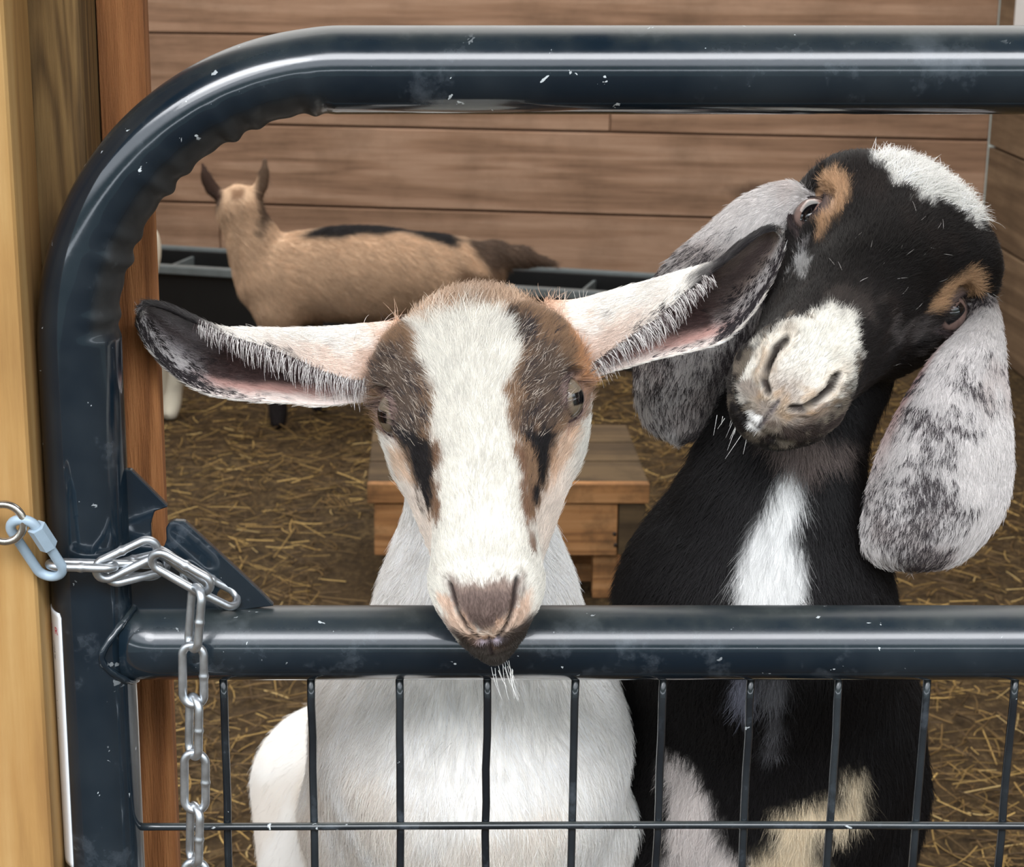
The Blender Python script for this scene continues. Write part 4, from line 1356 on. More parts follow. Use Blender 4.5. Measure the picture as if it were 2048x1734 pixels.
for sg, ctrl in ((-1, earL), (1, earR)):
    if sg > 0:
        V, F, s, t, inner, dirs, sm = ear_solid(ctrl)
        # the shell's second wall must lie inside the cup
    else:
        V, F, s, t, inner, dirs, sm = ear_solid(ctrl)
    cen = np.array([cr_spline(sm[k], 30).mean(0) for k in range(len(sm))])
    kk = np.clip((s * (len(sm) - 1)).round().astype(int), 0, len(sm) - 1)
    first = V[inner == 0]; 
    d_out = np.linalg.norm(V - cen[kk], axis=1)
    if d_out[inner == 1].mean() > d_out[inner == 0][:-2].mean(): inner = np.where(np.arange(len(inner)) < len(inner) - 2, 1 - inner, inner)
    n1 = fbm(V, 260, 31, 3); n2 = vnoise(V, 520, 33); n3 = fbm(V, 90, 35, 2)
    cw_ = np.tile(lin((236, 230, 222)), (len(V), 1))
    tanb = (1 - sstep(0.12, 0.42, s + 0.12 * n3)) * sstep(0.02, 0.20, t * 1.0 + 0.0) * 0
    cw_ = mix(cw_, (1 - sstep(0.02, 0.16, s + 0.05 * n3)) * 0.8, lin((206, 160, 124)))
    cw_ = mix(cw_, (1 - sstep(0.15, 0.50, s)) * (1 - sstep(0.06, 0.16, t + 0.06 * n1)) * 0.6, lin((212, 180, 160)))
    # dark flecks along the front edge and over the end of the ear
    fl = sstep(0.05, 0.35, n1 + 0.5 * n2 + 0.9 * sstep(0.45, 0.85, s) - 0.75 - 2.6 * np.maximum(0, np.minimum(t, 1 - t) - 0.05) * (1 - 0.8 * sstep(0.55, 0.8, s)))
    cw_ = mix(cw_, fl * 0.9, lin((44, 38, 40)))
    ci = np.tile(lin((72, 55, 53)), (len(V), 1))
    ci = mix(ci, sstep(0.70, 0.86, t + 0.05 * n3) * (1 - 0.6 * sstep(0.45, 0.75, s)), lin((196, 156, 146)))
    ci = mix(ci, sstep(0.5, 0.85, s + 0.1 * n1) * sstep(0.45, 0.7, t) * 0.6, lin((190, 180, 176)))
    ci = mix(ci, sstep(0.86, 0.95, t + 0.04 * n1) * 0.85, lin((228, 216, 208)))
    ci = mix(ci, sstep(0.1, 0.4, n1 + 0.6 * n2 + 0.35 * sstep(0.5, 0.9, s) - 0.25) * sstep(0.45, 0.65, s + 0.25 * sstep(0.8, 1, t)) * 0.9, lin((48, 42, 44)))
    tipm = sstep(0.52, 0.70, s + 0.05 * n3)
    tc = lin((172, 166, 168)) if sg < 0 else lin((128, 114, 106))
    ci = mix(ci, tipm * sstep(0.14, 0.24, t) * 0.8, tc)
    ci = mix(ci, tipm * np.exp(-((t - 0.47 + 0.04 * n1) / 0.11) ** 2) * (1 - sstep(0.84, 0.95, s)) * 0.85, lin((70, 58, 58)))
    ci = mix(ci, tipm * sstep(0.62, 0.78, t) * 0.7, lin((200, 196, 194)))
    ci = mix(ci, (1 - sstep(0.16, 0.26, t)) * sstep(0.35, 0.6, s) * 0.85, lin((40, 34, 36)))
    cc = np.where(inner[:, None] > 0.5, ci, cw_)
    rimb = np.where(inner > 0.5, 1 - sstep(0.10, 0.20, t + 0.04 * n1), 1 - sstep(0.22, 0.36, t + 0.05 * n1)) * sstep(0.50, 0.64, s + 0.04 * n3)
    cc = mix(cc, rimb * 0.95, lin((34, 30, 32)))
    flk = np.where(inner > 0.5, 0.50 * sstep(0.42, 0.62, s) * sstep(0.40, 0.62, t) + 0.42 * sstep(0.88, 0.97, t) * sstep(.25, .35, s), 0.50 * sstep(0.62, 0.78, s) + 0.44 * sstep(0.2, 0.35, s) * (1 - sstep(0.03, 0.09, t)))
    flk = np.clip(flk * (1 - rimb), 0, 1)
    ln = np.where(inner > 0.5, 0.0045, 0.006) * (0.45 + 0.55 * sstep(0.08, 0.25, s)); dn_ = np.where(inner > 0.5, 0.28 + 0.9 * sstep(0.45, 0.65, s), 1.0)
    ear_parts.append(dict(V=V, F=F, col=cc, dirs=dirs, len=ln, dens=dn_, fleck=flk, ear=np.ones(len(V))))
    # long white hairs hanging from the front edge across the opening
    nh = 700
    ks = rs.uniform(0.06, 0.66, nh); e1 = sm[:, 0]; idx = ks * (len(sm) - 1); i0 = np.floor(idx).astype(int); f_ = (idx - i0)[:, None]
    root = e1[i0] * (1 - f_) + e1[np.minimum(i0 + 1, len(sm) - 1)] * f_ + rs.normal(0, 0.0012, (nh, 3))
    tip_dir = np.array([sg * 0.25, -0.25, -0.9]) if sg < 0 else np.array([0.62, -0.22, -0.62])
    d_ = tip_dir + rs.normal(0, 0.16, (nh, 3)); d_ /= np.linalg.norm(d_, axis=1)[:, None]
    L_ = rs.uniform(0.005, 0.017, nh) * (1 - 0.45 * sstep(0.35, 0.66, ks)); S = np.linspace(0, 1, 6)
    curve = np.array([-sg * 0.35, 0.25, -0.2])
    Pf = root[:, None] + L_[:, None, None] * (d_[:, None] * S[None, :, None] + curve * (S ** 2)[None, :, None] * 0.6)
    cf = np.where((rs.rand(nh) < 0.62)[:, None], lin((236, 230, 226)), lin((96, 82, 82))) * rs.uniform(0.8, 1.05, (nh, 1))
    fringe.append((Pf, cf, np.outer(np.full(nh, 0.00014), 1 - 0.7 * S)))

# --- neck, chest, trunk and legs: reared up with the fore hooves on the lower rail
bx = 0.033
fw = Field()
fw.cap((0.028, .135, .925), at(955, 1090, .150), .042, .043, .02)
fw.cap(at(955, 1090, .155), at(955, 1215, .150), .043, .060, .02)
fw.cap(at(955, 1215, .150), (bx, .170, .68), .060, .093, .03)
fw.ell((bx + .002, .172, .655), (.096, .098, .112), .04)
for sg in (-1, 1):
    fw.ell((bx + sg * (.075 if sg < 0 else .066), .215, .625), (.039 if sg < 0 else .033, .070, .115), .022)
fw.cap((bx - .006, .29, .56), (-.010, .62, .38), .104, .122, .05)
for sg in (-1, 1):
    X = bx + sg * .058
    fw.chain([(bx + sg * .075, .21, .59), (X, .185, .49), (X - sg * .004, .085, .425), (X - sg * .004, .048, .375), (X - sg * .004, .036, .353)], [.044, .028, .0215, .0155, .0165], .02)
    H = -.010 + sg * .070
    fw.chain([(H, .60, .42), (H + sg * .012, .51, .30), (H + sg * .006, .665, .205), (H, .635, .05), (H, .615, .019)], [.085, .052, .026, .017, .019], .03)
fw.chain([(.02, .73, .47), (.018, .79, .50), (.017, .82, .52)], [.03, .022, .012], .03)
Vb, Fb = fw.mesh(0.006)
pb = proj(Vb); nzb = fbm(Vb, 40, 51, 3)
cb = np.tile(lin((244, 241, 236)), (len(Vb), 1))
cb *= (1 + 0.05 * nzb)[:, None]
cb = mix(cb, sstep(0.2, 0.7, fbm(Vb, 14, 53, 2)) * 0.35, lin((222, 204, 184)))
cb = mix(cb, 1 - sstep(0.03, 0.045, Vb[:, 2]), lin((60, 52, 46)))
nb_ = normals_of(Vb, tris_of(Fb))
db = np.tile(np.array([0.0, 0.25, -1.0]), (len(Vb), 1)); db[:, 0] = 0.5 * (Vb[:, 0] - bx) / 0.1 * 0.4
bodyp = dict(V=Vb, F=[tuple(f) for f in Fb], col=cb, dirs=db, len=np.where(Vb[:, 2] > 0.5, 0.015, 0.01), dens=np.where(Vb[:, 1] < 0.36, 1.0, 0.25) * np.where(Vb[:, 2] < 0.5, 0.3, 1.0))

pieces = [bodyp, headp] + ear_parts
for p_ in pieces: p_.setdefault('fleck', np.zeros(len(p_['V']))); p_.setdefault('ear', np.zeros(len(p_['V'])))
me = unite(pieces)
KEYS = ('col', 'dirs', 'len', 'dens', 'fleck', 'ear')
P_, D_ = blend_attrs(me, pieces, KEYS)
goat_w = goat_body(me, P_, D_, 'goat', m_skin)
tag(goat_w, 'white-faced goat with brown eye patches resting its chin over the middle rail', 'goat')
T_ = mesh_tris(me); N_ = normals_of(P_, T_)
rs = np.random.RandomState(77)
batches = [grow_hair(P_, T_, N_, D_['col'], D_['dirs'], D_['len'], D_['dens'], 190000, rs, lift=0.24, rad=0.00013, fleck=D_['fleck'], fleck_col=(48, 42, 44))]
hd_sel = (HW.local(P_)[:, 1] < 0.27) & (P_[:, 2] > 0.80) & (P_[:, 1] < 0.2)
batches.append(grow_hair(P_, T_, N_, D_['col'], D_['dirs'], D_['len'] * 0.9, D_['dens'] * hd_sel + 1e-9, 170000, rs, lift=0.2, rad=0.00012, jit=0.18, cvar=0.13, fleck=D_['fleck'], fleck_col=(48, 42, 44)))
batches.append(grow_hair(P_, T_, N_, D_['col'], D_['dirs'], D_['len'], D_['dens'] * D_['ear'] + 1e-9, 60000, rs, lift=0.2, rad=0.00012, jit=0.22, fleck=D_['fleck'], fleck_col=(40, 35, 37)))
# grizzled pale hairs in the dark masks
gz = px_layer(np.zeros((len(P_), 3)), proj(P_), grizL, (255, 255, 255), 10, 0)[:, 0] + px_layer(np.zeros((len(P_), 3)), proj(P_), grizR, (255, 255, 255), 10, 0)[:, 0]
gz = gz * (HW.local(P_)[:, 2] > -0.05)
batches.append(grow_hair(P_, T_, N_, np.tile(lin((206, 192, 176)), (len(P_), 1)), D_['dirs'], D_['len'] * 0.75, gz * D_['dens'] + 1e-9, 1100, rs, lift=0.3, rad=0.00010, jit=0.3))
# upright tuft on the poll
Lp = HW.local(P_)
tf = np.exp(-((Lp[:, 1] - 0.203) / 0.014) ** 2 - (Lp[:, 0] / 0.026) ** 2) * (Lp[:, 2] > -0.03)
batches.append(grow_hair(P_, T_, N_, D_['col'], np.tile(HW.dirw((0.1, 1, 0.2)), (len(P_), 1)), np.full(len(P_), 0.013), tf + 1e-9, 4000, rs, lift=0.8, rad=0.00014, jit=0.5))
batches += fringe
fur = hair_obj('coat_hair', batches, m_hair, goat_w)
# whiskers under the chin
nh = 16
base = HW.world(np.column_stack([rs.normal(0.004, 0.0035, nh), rs.uniform(-0.008, 0.006, nh), np.full(nh, -0.080)]))
d_ = np.array([0.12, -0.25, -1.0]) + rs.normal(0, 0.14, (nh, 3)); L_ = rs.uniform(0.008, 0.021, nh); S = np.linspace(0, 1, 7)
Pw = base[:, None] + L_[:, None, None] * (d_[:, None] * S[None, :, None] + np.array([0.15, 0.0, 0.1]) * (S ** 2)[None, :, None])
wh = hair_obj('whiskers', [(Pw, np.tile(lin((226, 224, 220)), (nh, 1)), np.outer(np.full(nh, 0.00015), 1 - 0.7 * S))], m_whisk, goat_w)
for (C_, n_, h_, r_, E_) in eyes_w:
    hh = np.array([1.0, 0.0, 0.0]); nw = HW.dirw(n_)
    hz = np.cross(np.array([0, 0, 1.0]), nw)
    eyeball('eye', HW.world(C_), nw, hz, EYE_R, goat_w, (112, 100, 84), mat=m_eyeball)

# ================================================================== the black goat with hanging ears
TAB_N = [
    [0.000, -0.011, .0155, -.015, .0245, -.032, .0190, -.055, -.064],
    [0.015, 0.002, .0190, -.005, .0290, -.030, .0225, -.058, -.068],
    [0.040, 0.008, .0200, 0.000, .0300, -.029, .0245, -.058, -.067],
    [0.070, 0.014, .0220, 0.004, .0325, -.029, .0290, -.061, -.069],
    [0.100, 0.019, .0275, 0.008, .0400, -.029, .0345, -.067, -.078],
    [0.130, 0.022, .0370, 0.010, .0540, -.024, .0420, -.074, -.090],
    [0.150, 0.023, .0430, 0.011, .0610, -.020, .0460, -.078, -.097],
    [0.170, 0.023, .0460, 0.012, .0640, -.018, .0490, -.080, -.102],
    [0.190, 0.021, .0440, 0.010, .0610, -.021, .0500, -.080, -.102],
    [0.208, 0.014, .0370, 0.003, .0540, -.030, .0490, -.077, -.099],
    [0.226, -0.002, .0280, -.012, .0430, -.040, .0430, -.074, -.094],
    [0.246, -0.025, .0150, -.030, .0280, -.048, .0310, -.070, -.086]]
HN = Head(at(1620, 718, 0.050), (1720, 560), 0.13, R(33), R(58), yaw=R(0), scale=1.12)


def tweak_nub(V, Nn):
    u, v, w = V.T; s = np.abs(u)
    d = 0.0040 * np.exp(-(((s - 0.046) / 0.014) ** 2 + ((v - 0.170) / 0.020) ** 2)) * (w > -0.03)
    d += -0.0030 * np.exp(-(((s - 0.036) / 0.012) ** 2 + ((v - 0.112) / 0.020) ** 2))
    d += 0.0030 * np.exp(-(((s - 0.026) / 0.009) ** 2 + ((v - 0.010) / 0.014) ** 2)) * (w > -0.05)
    return V + Nn * d[:, None]


nos_n = [(.0160, -.0065), (.0176, -.0115), (.0145, -.0170), (.0075, -.0210)]
Vh, Fh, eyes_n = make_head(HN, TAB_N, [(nos_n[:3], 0.0080, 0.0018), (nos_n[2:], 0.0026, 0.0015)], (-.0440, 0.06, 0.0022), (-.023, -.042), (0.138, -0.011), 0.9, (.0148, .0106), cw=-0.030, tweak=tweak_nub, proud=0.0018, cap=0.019, pw=(2.1, 0.5))
Ln_ = Vh.copy(); Vn = HN.world(Vh); pxn = proj(Vn)
nz = fbm(Vn, 130, 61, 3); nzf = fbm(Vn, 420, 65, 2); u, v, w = Ln_.T
BLK = (24, 20, 19)
c = np.tile(lin(BLK), (len(Vn), 1))
c = mix(c, sstep(0.2, 0.9, fbm(Vn, 60, 71, 2)) * 0.4, lin((44, 34, 30)))
hd = lambda poly, col_, soft=7, amp=9, g=1.0: px_layer(c, pxn, poly, col_, soft, amp, nz + 0.7 * nzf, g)
dorsal = (w > -0.05).astype(float)
c = hd([(1490, 735), (1512, 690), (1560, 655), (1610, 632), (1662, 604), (1700, 625), (1722, 650), (1716, 700), (1702, 760), (1690, 790), (1650, 815), (1600, 832), (1560, 850), (1500, 820), (1478, 770)], (216, 212, 202), 8, 12)
c = hd([(1640, 600), (1690, 560), (1760, 600), (1740, 640), (1700, 630)], (90, 80, 74), 18, 16, 0.3)
c = hd([(1644, 350), (1672, 342), (1696, 372), (1690, 420), (1662, 452), (1636, 484), (1630, 440), (1638, 400)], (180, 144, 110), 7, 7)
c = hd([(1636, 404), (1668, 396), (1666, 424), (1640, 436)], (206, 176, 150), 6, 8, 0.6)
c = hd([(1862, 600), (1900, 560), (1940, 535), (1966, 552), (1962, 580), (1920, 604), (1880, 620), (1850, 624)], (176, 140, 106), 7, 7)
c = hd([(1746, 316), (1782, 306), (1830, 322), (1868, 346), (1910, 376), (1950, 414), (1966, 452), (1936, 428), (1890, 402), (1850, 400), (1806, 370), (1772, 340)], (232, 230, 224), 7, 12)
c = hd([(1590, 520), (1608, 505), (1616, 528), (1606, 556), (1588, 552)], (206, 206, 206), 5, 14, 0.8)
c = hd([(1604, 490), (1622, 470), (1620, 486), (1608, 506)], (190, 186, 186), 4, 8, 0.7)
c = hd([(1780, 660), (1850, 640), (1870, 660), (1800, 690)], (120, 112, 110), 8, 26, 0.35)
# greyish lower lip, nostril rims, chin spot
c = hd([(1478, 770), (1500, 760), (1530, 800), (1580, 830), (1660, 812), (1650, 836), (1580, 856), (1520, 850)], (128, 112, 100), 8, 8, 0.8)
c = hd([(1500, 822), (1520, 828), (1534, 856), (1520, 868), (1500, 850)], (232, 230, 226), 6, 6)
c = hd([(1540, 850), (1600, 856), (1660, 838), (1700, 800), (1720, 820), (1680, 870), (1580, 890)], (60, 50, 46), 8, 8, 0.8)
fr = (v < 0.02)
q2 = np.column_stack([np.abs(u), w])
dn = d_line(q2, nos_n)
c = mix(c, fr * np.exp(-((dn - 0.0036) / 0.0022) ** 2) * 0.25, lin((176, 140, 100)))
padn = fr * (1 - sstep(0.006, 0.012, np.abs(u))) * sstep(-.026, -.020, w) * (1 - sstep(-.014, -.008, w))
c = mix(c, (v < 0.03) * sstep(0.1, 0.6, nz) * 0.35, lin((170, 156, 138)))
c = mix(c, fr * np.exp(-(np.abs(u) / 0.014) ** 2 - ((w + .017) / 0.007) ** 2) * 0.8, lin((136, 122, 112)))
c = mix(c, fr * sstep(.0, .5, nz + .3) * np.exp(-((dn - .005) / .003) ** 2) * (w < -.012) * 0.5, lin((172, 142, 108)))
c = mix(c, fr * np.exp(-(dn / 0.0023) ** 4) * 0.95, lin((40, 30, 27)))
dp = d_line(q2, [(0, -.022), (0, -.043)])
c = mix(c, fr * np.exp(-(dp / 0.0014) ** 2) * 0.85, lin((104, 96, 100)))
for (C_, n_, h_, r_, E_) in eyes_n:
    near = ((Ln_ - E_) ** 2).sum(1) < 0.036 ** 2
    c = mix(c, near * (1 - sstep(1.2, 1.5, r_)) * 0.8, lin((112, 98, 98)))
    c = mix(c, near * (1 - sstep(1.0, 1.3, r_)), lin((40, 32, 33)))
bare = np.zeros(len(Vn))
for (C_, n_, h_, r_, E_) in eyes_n:
    bare = np.maximum(bare, (((Ln_ - E_) ** 2).sum(1) < 0.034 ** 2) * (1 - sstep(1.05, 1.5, r_)))
bare = np.maximum(bare, fr * np.exp(-(dn / 0.0034) ** 4)); bare = np.maximum(bare, padn * 0.3)
leng = 0.0050 + 0.003 * sstep(0.03, 0.12, v) + 0.008 * sstep(0.20, 0.23, v) * (w > -0.03)
leng = np.where(v < 0.010, 0.0034, leng)
dl = np.column_stack([np.sign(u) * 0.3 * sstep(0, 0.02, np.abs(u)), 0.25 + 0.75 * sstep(-.008, .008, v), (2 * sstep(-.050, -.008, w) - 1) * (1 - sstep(-.006, .008, v))])
headn = dict(V=Vn, F=Fh, col=c, dirs=HN.dirw(dl), len=leng, dens=(1 - bare) * np.where(v < 0.02, 1.6, 1.0))


def ear_flat(Ls, Rs, ys, bow):
    ctrl = []
    for l, r_, y, b_ in zip(Ls, Rs, ys, bow):
        l, r_ = np.array(l, float), np.array(r_, float)
        p = [l, l * .7 + r_ * .3, l * .3 + r_ * .7, r_]
        off = [0, -b_, -b_, 0]
        ctrl.append([at(q[0], q[1], y + o_) for q, o_ in zip(p, off)])
    return np.array(ctrl)


nearL = ear_flat([(1622, 380), (1572, 364), (1490, 392), (1405, 462), (1325, 535), (1282, 620), (1268, 720), (1272, 810), (1300, 862), (1342, 884)],
                 [(1632, 440), (1590, 466), (1560, 520), (1535, 580), (1516, 640), (1498, 700), (1478, 765), (1440, 832), (1402, 872), (1366, 888)],
                 [0.225, 0.222, 0.220, 0.217, 0.212, 0.205, 0.198, 0.192, 0.188, 0.186], [.004, .008, .014, .018, .018, .016, .014, .011, .007, .002])
nearR = ear_flat([(1950, 590), (1932, 650), (1862, 724), (1794, 830), (1756, 915), (1732, 995), (1723, 1050), (1726, 1098), (1752, 1128), (1800, 1139)],
                 [(1976, 580), (1994, 616), (2005, 670), (2012, 750), (2022, 850), (2024, 945), (2008, 1025), (1966, 1086), (1912, 1128), (1846, 1141)],
                 [0.195, 0.178, 0.155, 0.138, 0.125, 0.122, 0.120, 0.120, 0.121, 0.122], [.002, .008, .014, .018, .020, .020, .018, .013, .008, .002])
ears_n = []
for q, ctrl in enumerate((nearL, nearR)):
    V, F, s, t, inner, dirs, sm = ear_solid(ctrl, K=70, th=0.0042)
    st_ = np.column_stack([V[:, 0], V[:, 1], V[:, 2] * 0.6])
    n1 = fbm(st_, 330, 81 + q, 3); n2 = fbm(V, 28, 85 + q, 3); n3 = vnoise(st_, 900, 87)
    dark = n1 + 0.45 * n3 + 0.55 * n2
    if q == 0: bias = -0.42 + 0.55 * sstep(0.30, 0.75, s) + 0.30 * sstep(0.55, 0.95, t) * sstep(0.4, 0.6, s) - 0.35 * sstep(0.86, 1, s) - 0.5 * (1 - sstep(0.1, 0.3, s))
    else: bias = -0.20 + 0.40 * np.exp(-((t - 0.42) / 0.2) ** 2) * sstep(0.15, 0.4, s) - 0.30 * sstep(0.6, 0.9, t) - 0.25 * sstep(0.8, 1, s) - 0.1 * (1 - sstep(0.1, 0.3, s))
    cc = np.tile(lin((214, 209, 206)), (len(V), 1))
    cc = mix(cc, sstep(0.1, 0.6, n2) * 0.4, lin((188, 170, 162)))
    flk = np.clip(0.52 + 0.40 * n2 + 0.75 * bias, 0.10, 0.72)
    cc = mix(cc, flk * 0.55, lin((92, 86, 88)))
    cc_h = cc / (1 - flk * 0.55 + 1e-3)[:, None] * 0 + np.tile(lin((218, 213, 210)), (len(V), 1))
    if q == 1: cc = mix(cc, np.exp(-((t - 0.04) / 0.10) ** 2) * np.exp(-((s - 0.28) / 0.16) ** 2) * 0.7, lin((176, 128, 118)))
    cc = mix(cc, (1 - sstep(0.0, 0.10, s + 0.03 * n1)) * (0.9 if q == 1 else 0.3), lin((60, 50, 50)))
    ears_n.append(dict(V=V, F=F, col=cc, dirs=dirs, len=np.full(len(V), 0.0062), dens=np.full(len(V), 1.5), fleck=flk))

fn_ = Field()
nb0 = HN.world((0.0, .205, -.062)); throat = HN.world((0.0, .165, -.085))
n1_ = at(1568, 880, .185); n2_ = at(1545, 1000, .175); n3_ = at(1510, 1207, .185); n4_ = at(1535, 1420, .238)
fn_.cap(nb0, n1_, .046, .044, .02).cap(n1_, n2_, .044, .055, .02).cap(n2_, n3_, .055, .086, .02).cap(n3_, n4_, .086, .098, .03)
cbx = n4_[0]
fn_.ell((cbx, .245, n4_[2] - .05), (.100, .095, .13), .04)
fn_.ell((cbx - .066, .290, n4_[2] - .07), (.032, .070, .12), .022).ell((cbx + .080, .285, n4_[2] - .07), (.040, .075, .12), .022)
fn_.cap((cbx + .022, .36, .59), (cbx + .072, .68, .41), .108, .124, .05)
for sg in (-1, 1):
    X = cbx + sg * .058
    fn_.chain([(cbx + sg * .075, .25, .59), (X, .205, .49), (X - sg * .004, .085, .425), (X - sg * .004, .048, .375), (X - sg * .004, .036, .353)], [.044, .028, .0215, .0155, .0165], .02)
    H = cbx + .060 + sg * .070
    fn_.chain([(H, .64, .42), (H + sg * .012, .55, .30), (H + sg * .006, .705, .205), (H, .675, .05), (H, .655, .019)], [.085, .052, .026, .017, .019], .03)
fn_.chain([(cbx + .063, .79, .48), (cbx + .066, .85, .51), (cbx + .067, .88, .53)], [.03, .022, .012], .03)
Vb, Fb = fn_.mesh(0.006)
pb = proj(Vb); nzb = fbm(Vb, 90, 91, 3) + 0.6 * fbm(np.column_stack([Vb[:, 0] * 4, Vb[:, 1], Vb[:, 2]]), 90, 95, 2)
cb = np.tile(lin((20, 18, 19)), (len(Vb), 1))
fm = (Vb[:, 1] < 0.27).astype(float)
hb = lambda poly, col_, soft=10, amp=12, g=1.0: px_layer(cb, pb, poly, col_, soft, amp, nzb, g * fm)
cb = hb([(1560, 930), (1590, 930), (1600, 1000), (1590, 1070), (1608, 1130), (1606, 1260), (1474, 1260), (1466, 1170), (1486, 1100), (1524, 1030), (1546, 980)], (224, 224, 222), 11, 12)
cb = hb([(1548, 868), (1610, 856), (1690, 872), (1680, 918), (1610, 938), (1560, 918)], (126, 112, 106), 14, 14, 0.8)
cb = hb([(1470, 1330), (1506, 1330), (1500, 1430), (1484, 1440)], (170, 172, 190), 8, 10, 0.8)
cb = hb([(1526, 1340), (1570, 1350), (1560, 1500), (1536, 1520)], (150, 150, 156), 14, 20, 0.55)
cb = hb([(1338, 1505), (1368, 1516), (1396, 1560), (1424, 1600), (1434, 1660), (1490, 1720), (1500, 1800), (1330, 1800), (1342, 1690), (1334, 1600)], (222, 214, 210), 9, 14)
cb = hb([(1536, 1620), (1600, 1600), (1680, 1596), (1690, 1550), (1716, 1540), (1730, 1566), (1724, 1640), (1690, 1668), (1650, 1668), (1630, 1700), (1660, 1740), (1640, 1800), (1480, 1800), (1500, 1720), (1556, 1676)], (222, 206, 178), 9, 14)
cb = hb([(1622, 1664), (1660, 1660), (1650, 1720), (1622, 1720)], (50, 46, 46), 12, 14, 0.8)
db = np.tile(np.array([0.0, 0.25, -1.0]), (len(Vb), 1)); db[:, 0] = 2.0 * (Vb[:, 0] - cbx)
bodyn = dict(V=Vb, F=[tuple(f) for f in Fb], col=cb, dirs=db, len=np.where(Vb[:, 2] > 0.5, 0.016, 0.01), dens=np.where(Vb[:, 1] < 0.40, 1.0, 0.25) * np.where(Vb[:, 2] < 0.5, 0.3, 1.0))
pieces = [bodyn, headn] + ears_n
for p_ in pieces: p_.setdefault('fleck', np.zeros(len(p_['V']))); p_.setdefault('ear', np.zeros(len(p_['V'])))
me = unite(pieces)
P_, D_ = blend_attrs(me, pieces, KEYS)
goat_n = goat_body(me, P_, D_, 'goat', m_skin)
tag(goat_n, 'black goat tilting its head, with white muzzle and long speckled hanging ears', 'goat')
T_ = mesh_tris(me); N_ = normals_of(P_, T_)
rs = np.random.RandomState(78)
batches = [grow_hair(P_, T_, N_, D_['col'], D_['dirs'], D_['len'], D_['dens'], 220000, rs, lift=0.28, rad=0.00013, fleck=D_['fleck'])]
hs_ = (HN.local(P_)[:, 1] < 0.28) & (HN.local(P_)[:, 2] > -0.10) & (P_[:, 2] > 0.86)
batches.append(grow_hair(P_, T_, N_, D_['col'], D_['dirs'], D_['len'] * 0.9, D_['dens'] * hs_ + 1e-9, 150000, rs, lift=0.28, rad=0.00012, cvar=0.2, fleck=D_['fleck']))
Lp = HN.local(P_)
tw = px_layer(np.zeros((len(P_), 3)), proj(P_), [(1752, 312), (1830, 322), (1910, 378), (1955, 436), (1890, 400), (1806, 366)], (255, 255, 255), 10, 0)[:, 0] * (Lp[:, 2] > -0.04)
batches.append(grow_hair(P_, T_, N_, np.tile(lin((232, 230, 224)), (len(P_), 1)), np.tile(HN.dirw((0.3, 1, 0)), (len(P_), 1)), np.full(len(P_), 0.017), tw + 1e-9, 6000, rs, lift=0.55, rad=0.00014, jit=0.5))
fl = (Lp[:, 2] > -0.05) * sstep(0.05, 0.1, Lp[:, 1]) * (D_['col'].sum(1) < 0.1)
batches.append(grow_hair(P_, T_, N_, np.tile(lin((186, 180, 176)), (len(P_), 1)), D_['dirs'], np.full(len(P_), 0.007), fl + 1e-9, 70, rs, lift=0.4, rad=0.00014, jit=0.6))
hair_obj('coat_hair', batches, m_hair, goat_n)
nh = 13
base = HN.world(np.column_stack([rs.normal(-0.008, 0.006, nh), rs.uniform(-0.010, 0.002, nh), np.full(nh, -0.058)]))
d_ = np.array([-0.3, -0.3, -0.8]) + rs.normal(0, 0.2, (nh, 3)); L_ = rs.uniform(0.006, 0.018, nh); S = np.linspace(0, 1, 7)
Pw = base[:, None] + L_[:, None, None] * (d_[:, None] * S[None, :, None])
hair_obj('whiskers', [(Pw, np.tile(lin((226, 224, 220)), (nh, 1)), np.outer(np.full(nh, 0.00014), 1 - 0.7 * S))], m_whisk, goat_n)
for (C_, n_, h_, r_, E_) in eyes_n:
    gz_ = HN.dirw(n_) * 0.6 + 0.5 * (CAM - HN.world(C_)) / np.linalg.norm(CAM - HN.world(C_)); gz_ /= np.linalg.norm(gz_)
    eyeball('eye', HN.world(C_), gz_, HN.dirw((0, 0.94, 0.34)), EYE_R, goat_n, (128, 104, 96), mat=m_eyeball)

# ================================================================== goats farther back in the pen
m_far = coat_mat('far_goat_coat', 0.8, 0.1)
YT = 3.41


def mm(px, y): return px * ((y + 1.02) * 1.03) / FPX


ft = Field()
ft.ell(at(715, 548, YT), (.26, .115, .112), .04)
ft.ell(at(572, 562, YT - .01), (.105, .095, .108), .03)
ft.ell(at(880, 560, YT + .03), (.125, .105, .105), .04)
ft.cap(at(536, 550, YT - .01), at(480, 425, YT - .01), .080, .049, .012)
ft.cap(at(478, 408, YT - .01), at(486, 428, YT + .12), .045, .032, .03)
ft.chain([at(446, 402, YT), at(424, 378, YT), at(412, 356, YT), at(403, 328, YT)], [.012, .017, .015, .008], .005)
ft.chain([at(512, 404, YT), at(522, 372, YT), at(528, 348, YT), at(531, 318, YT)], [.012, .017, .015, .008], .005)
for px_, fx, fy, dy in ((556, 556, 858, -.05), (600, 640, 828, .06), (900, 925, 856, -.03), (915, 985, 832, .08)):
    hf = floor_at(fx, fy); top = at(px_, 620, YT + dy)
    kn = top * 0.45 + hf * 0.55; kn[1] += 0.02 if px_ < 700 else 0.05
    ft.chain([top, kn, hf + np.array([0, 0.01, .05]), hf + np.array([0, 0, .018])], [.052, .024, .018, .021], .025)
ft.chain([at(925, 512, YT + .05), at(985, 512, YT + .06), at(1040, 514, YT + .06), at(1105, 526, YT + .06)], [.03, .03, .02, .010], .03)
ft.ell(at(950, 556, YT + .05), (.07, .07, .055), .03)
Vt, Ft = ft.mesh(0.010, 2)
pt_ = proj(Vt); nzt = fbm(Vt, 25, 101, 3)
ct = np.tile(lin((196, 166, 138)), (len(Vt), 1)) * (1 + 0.10 * nzt)[:, None]
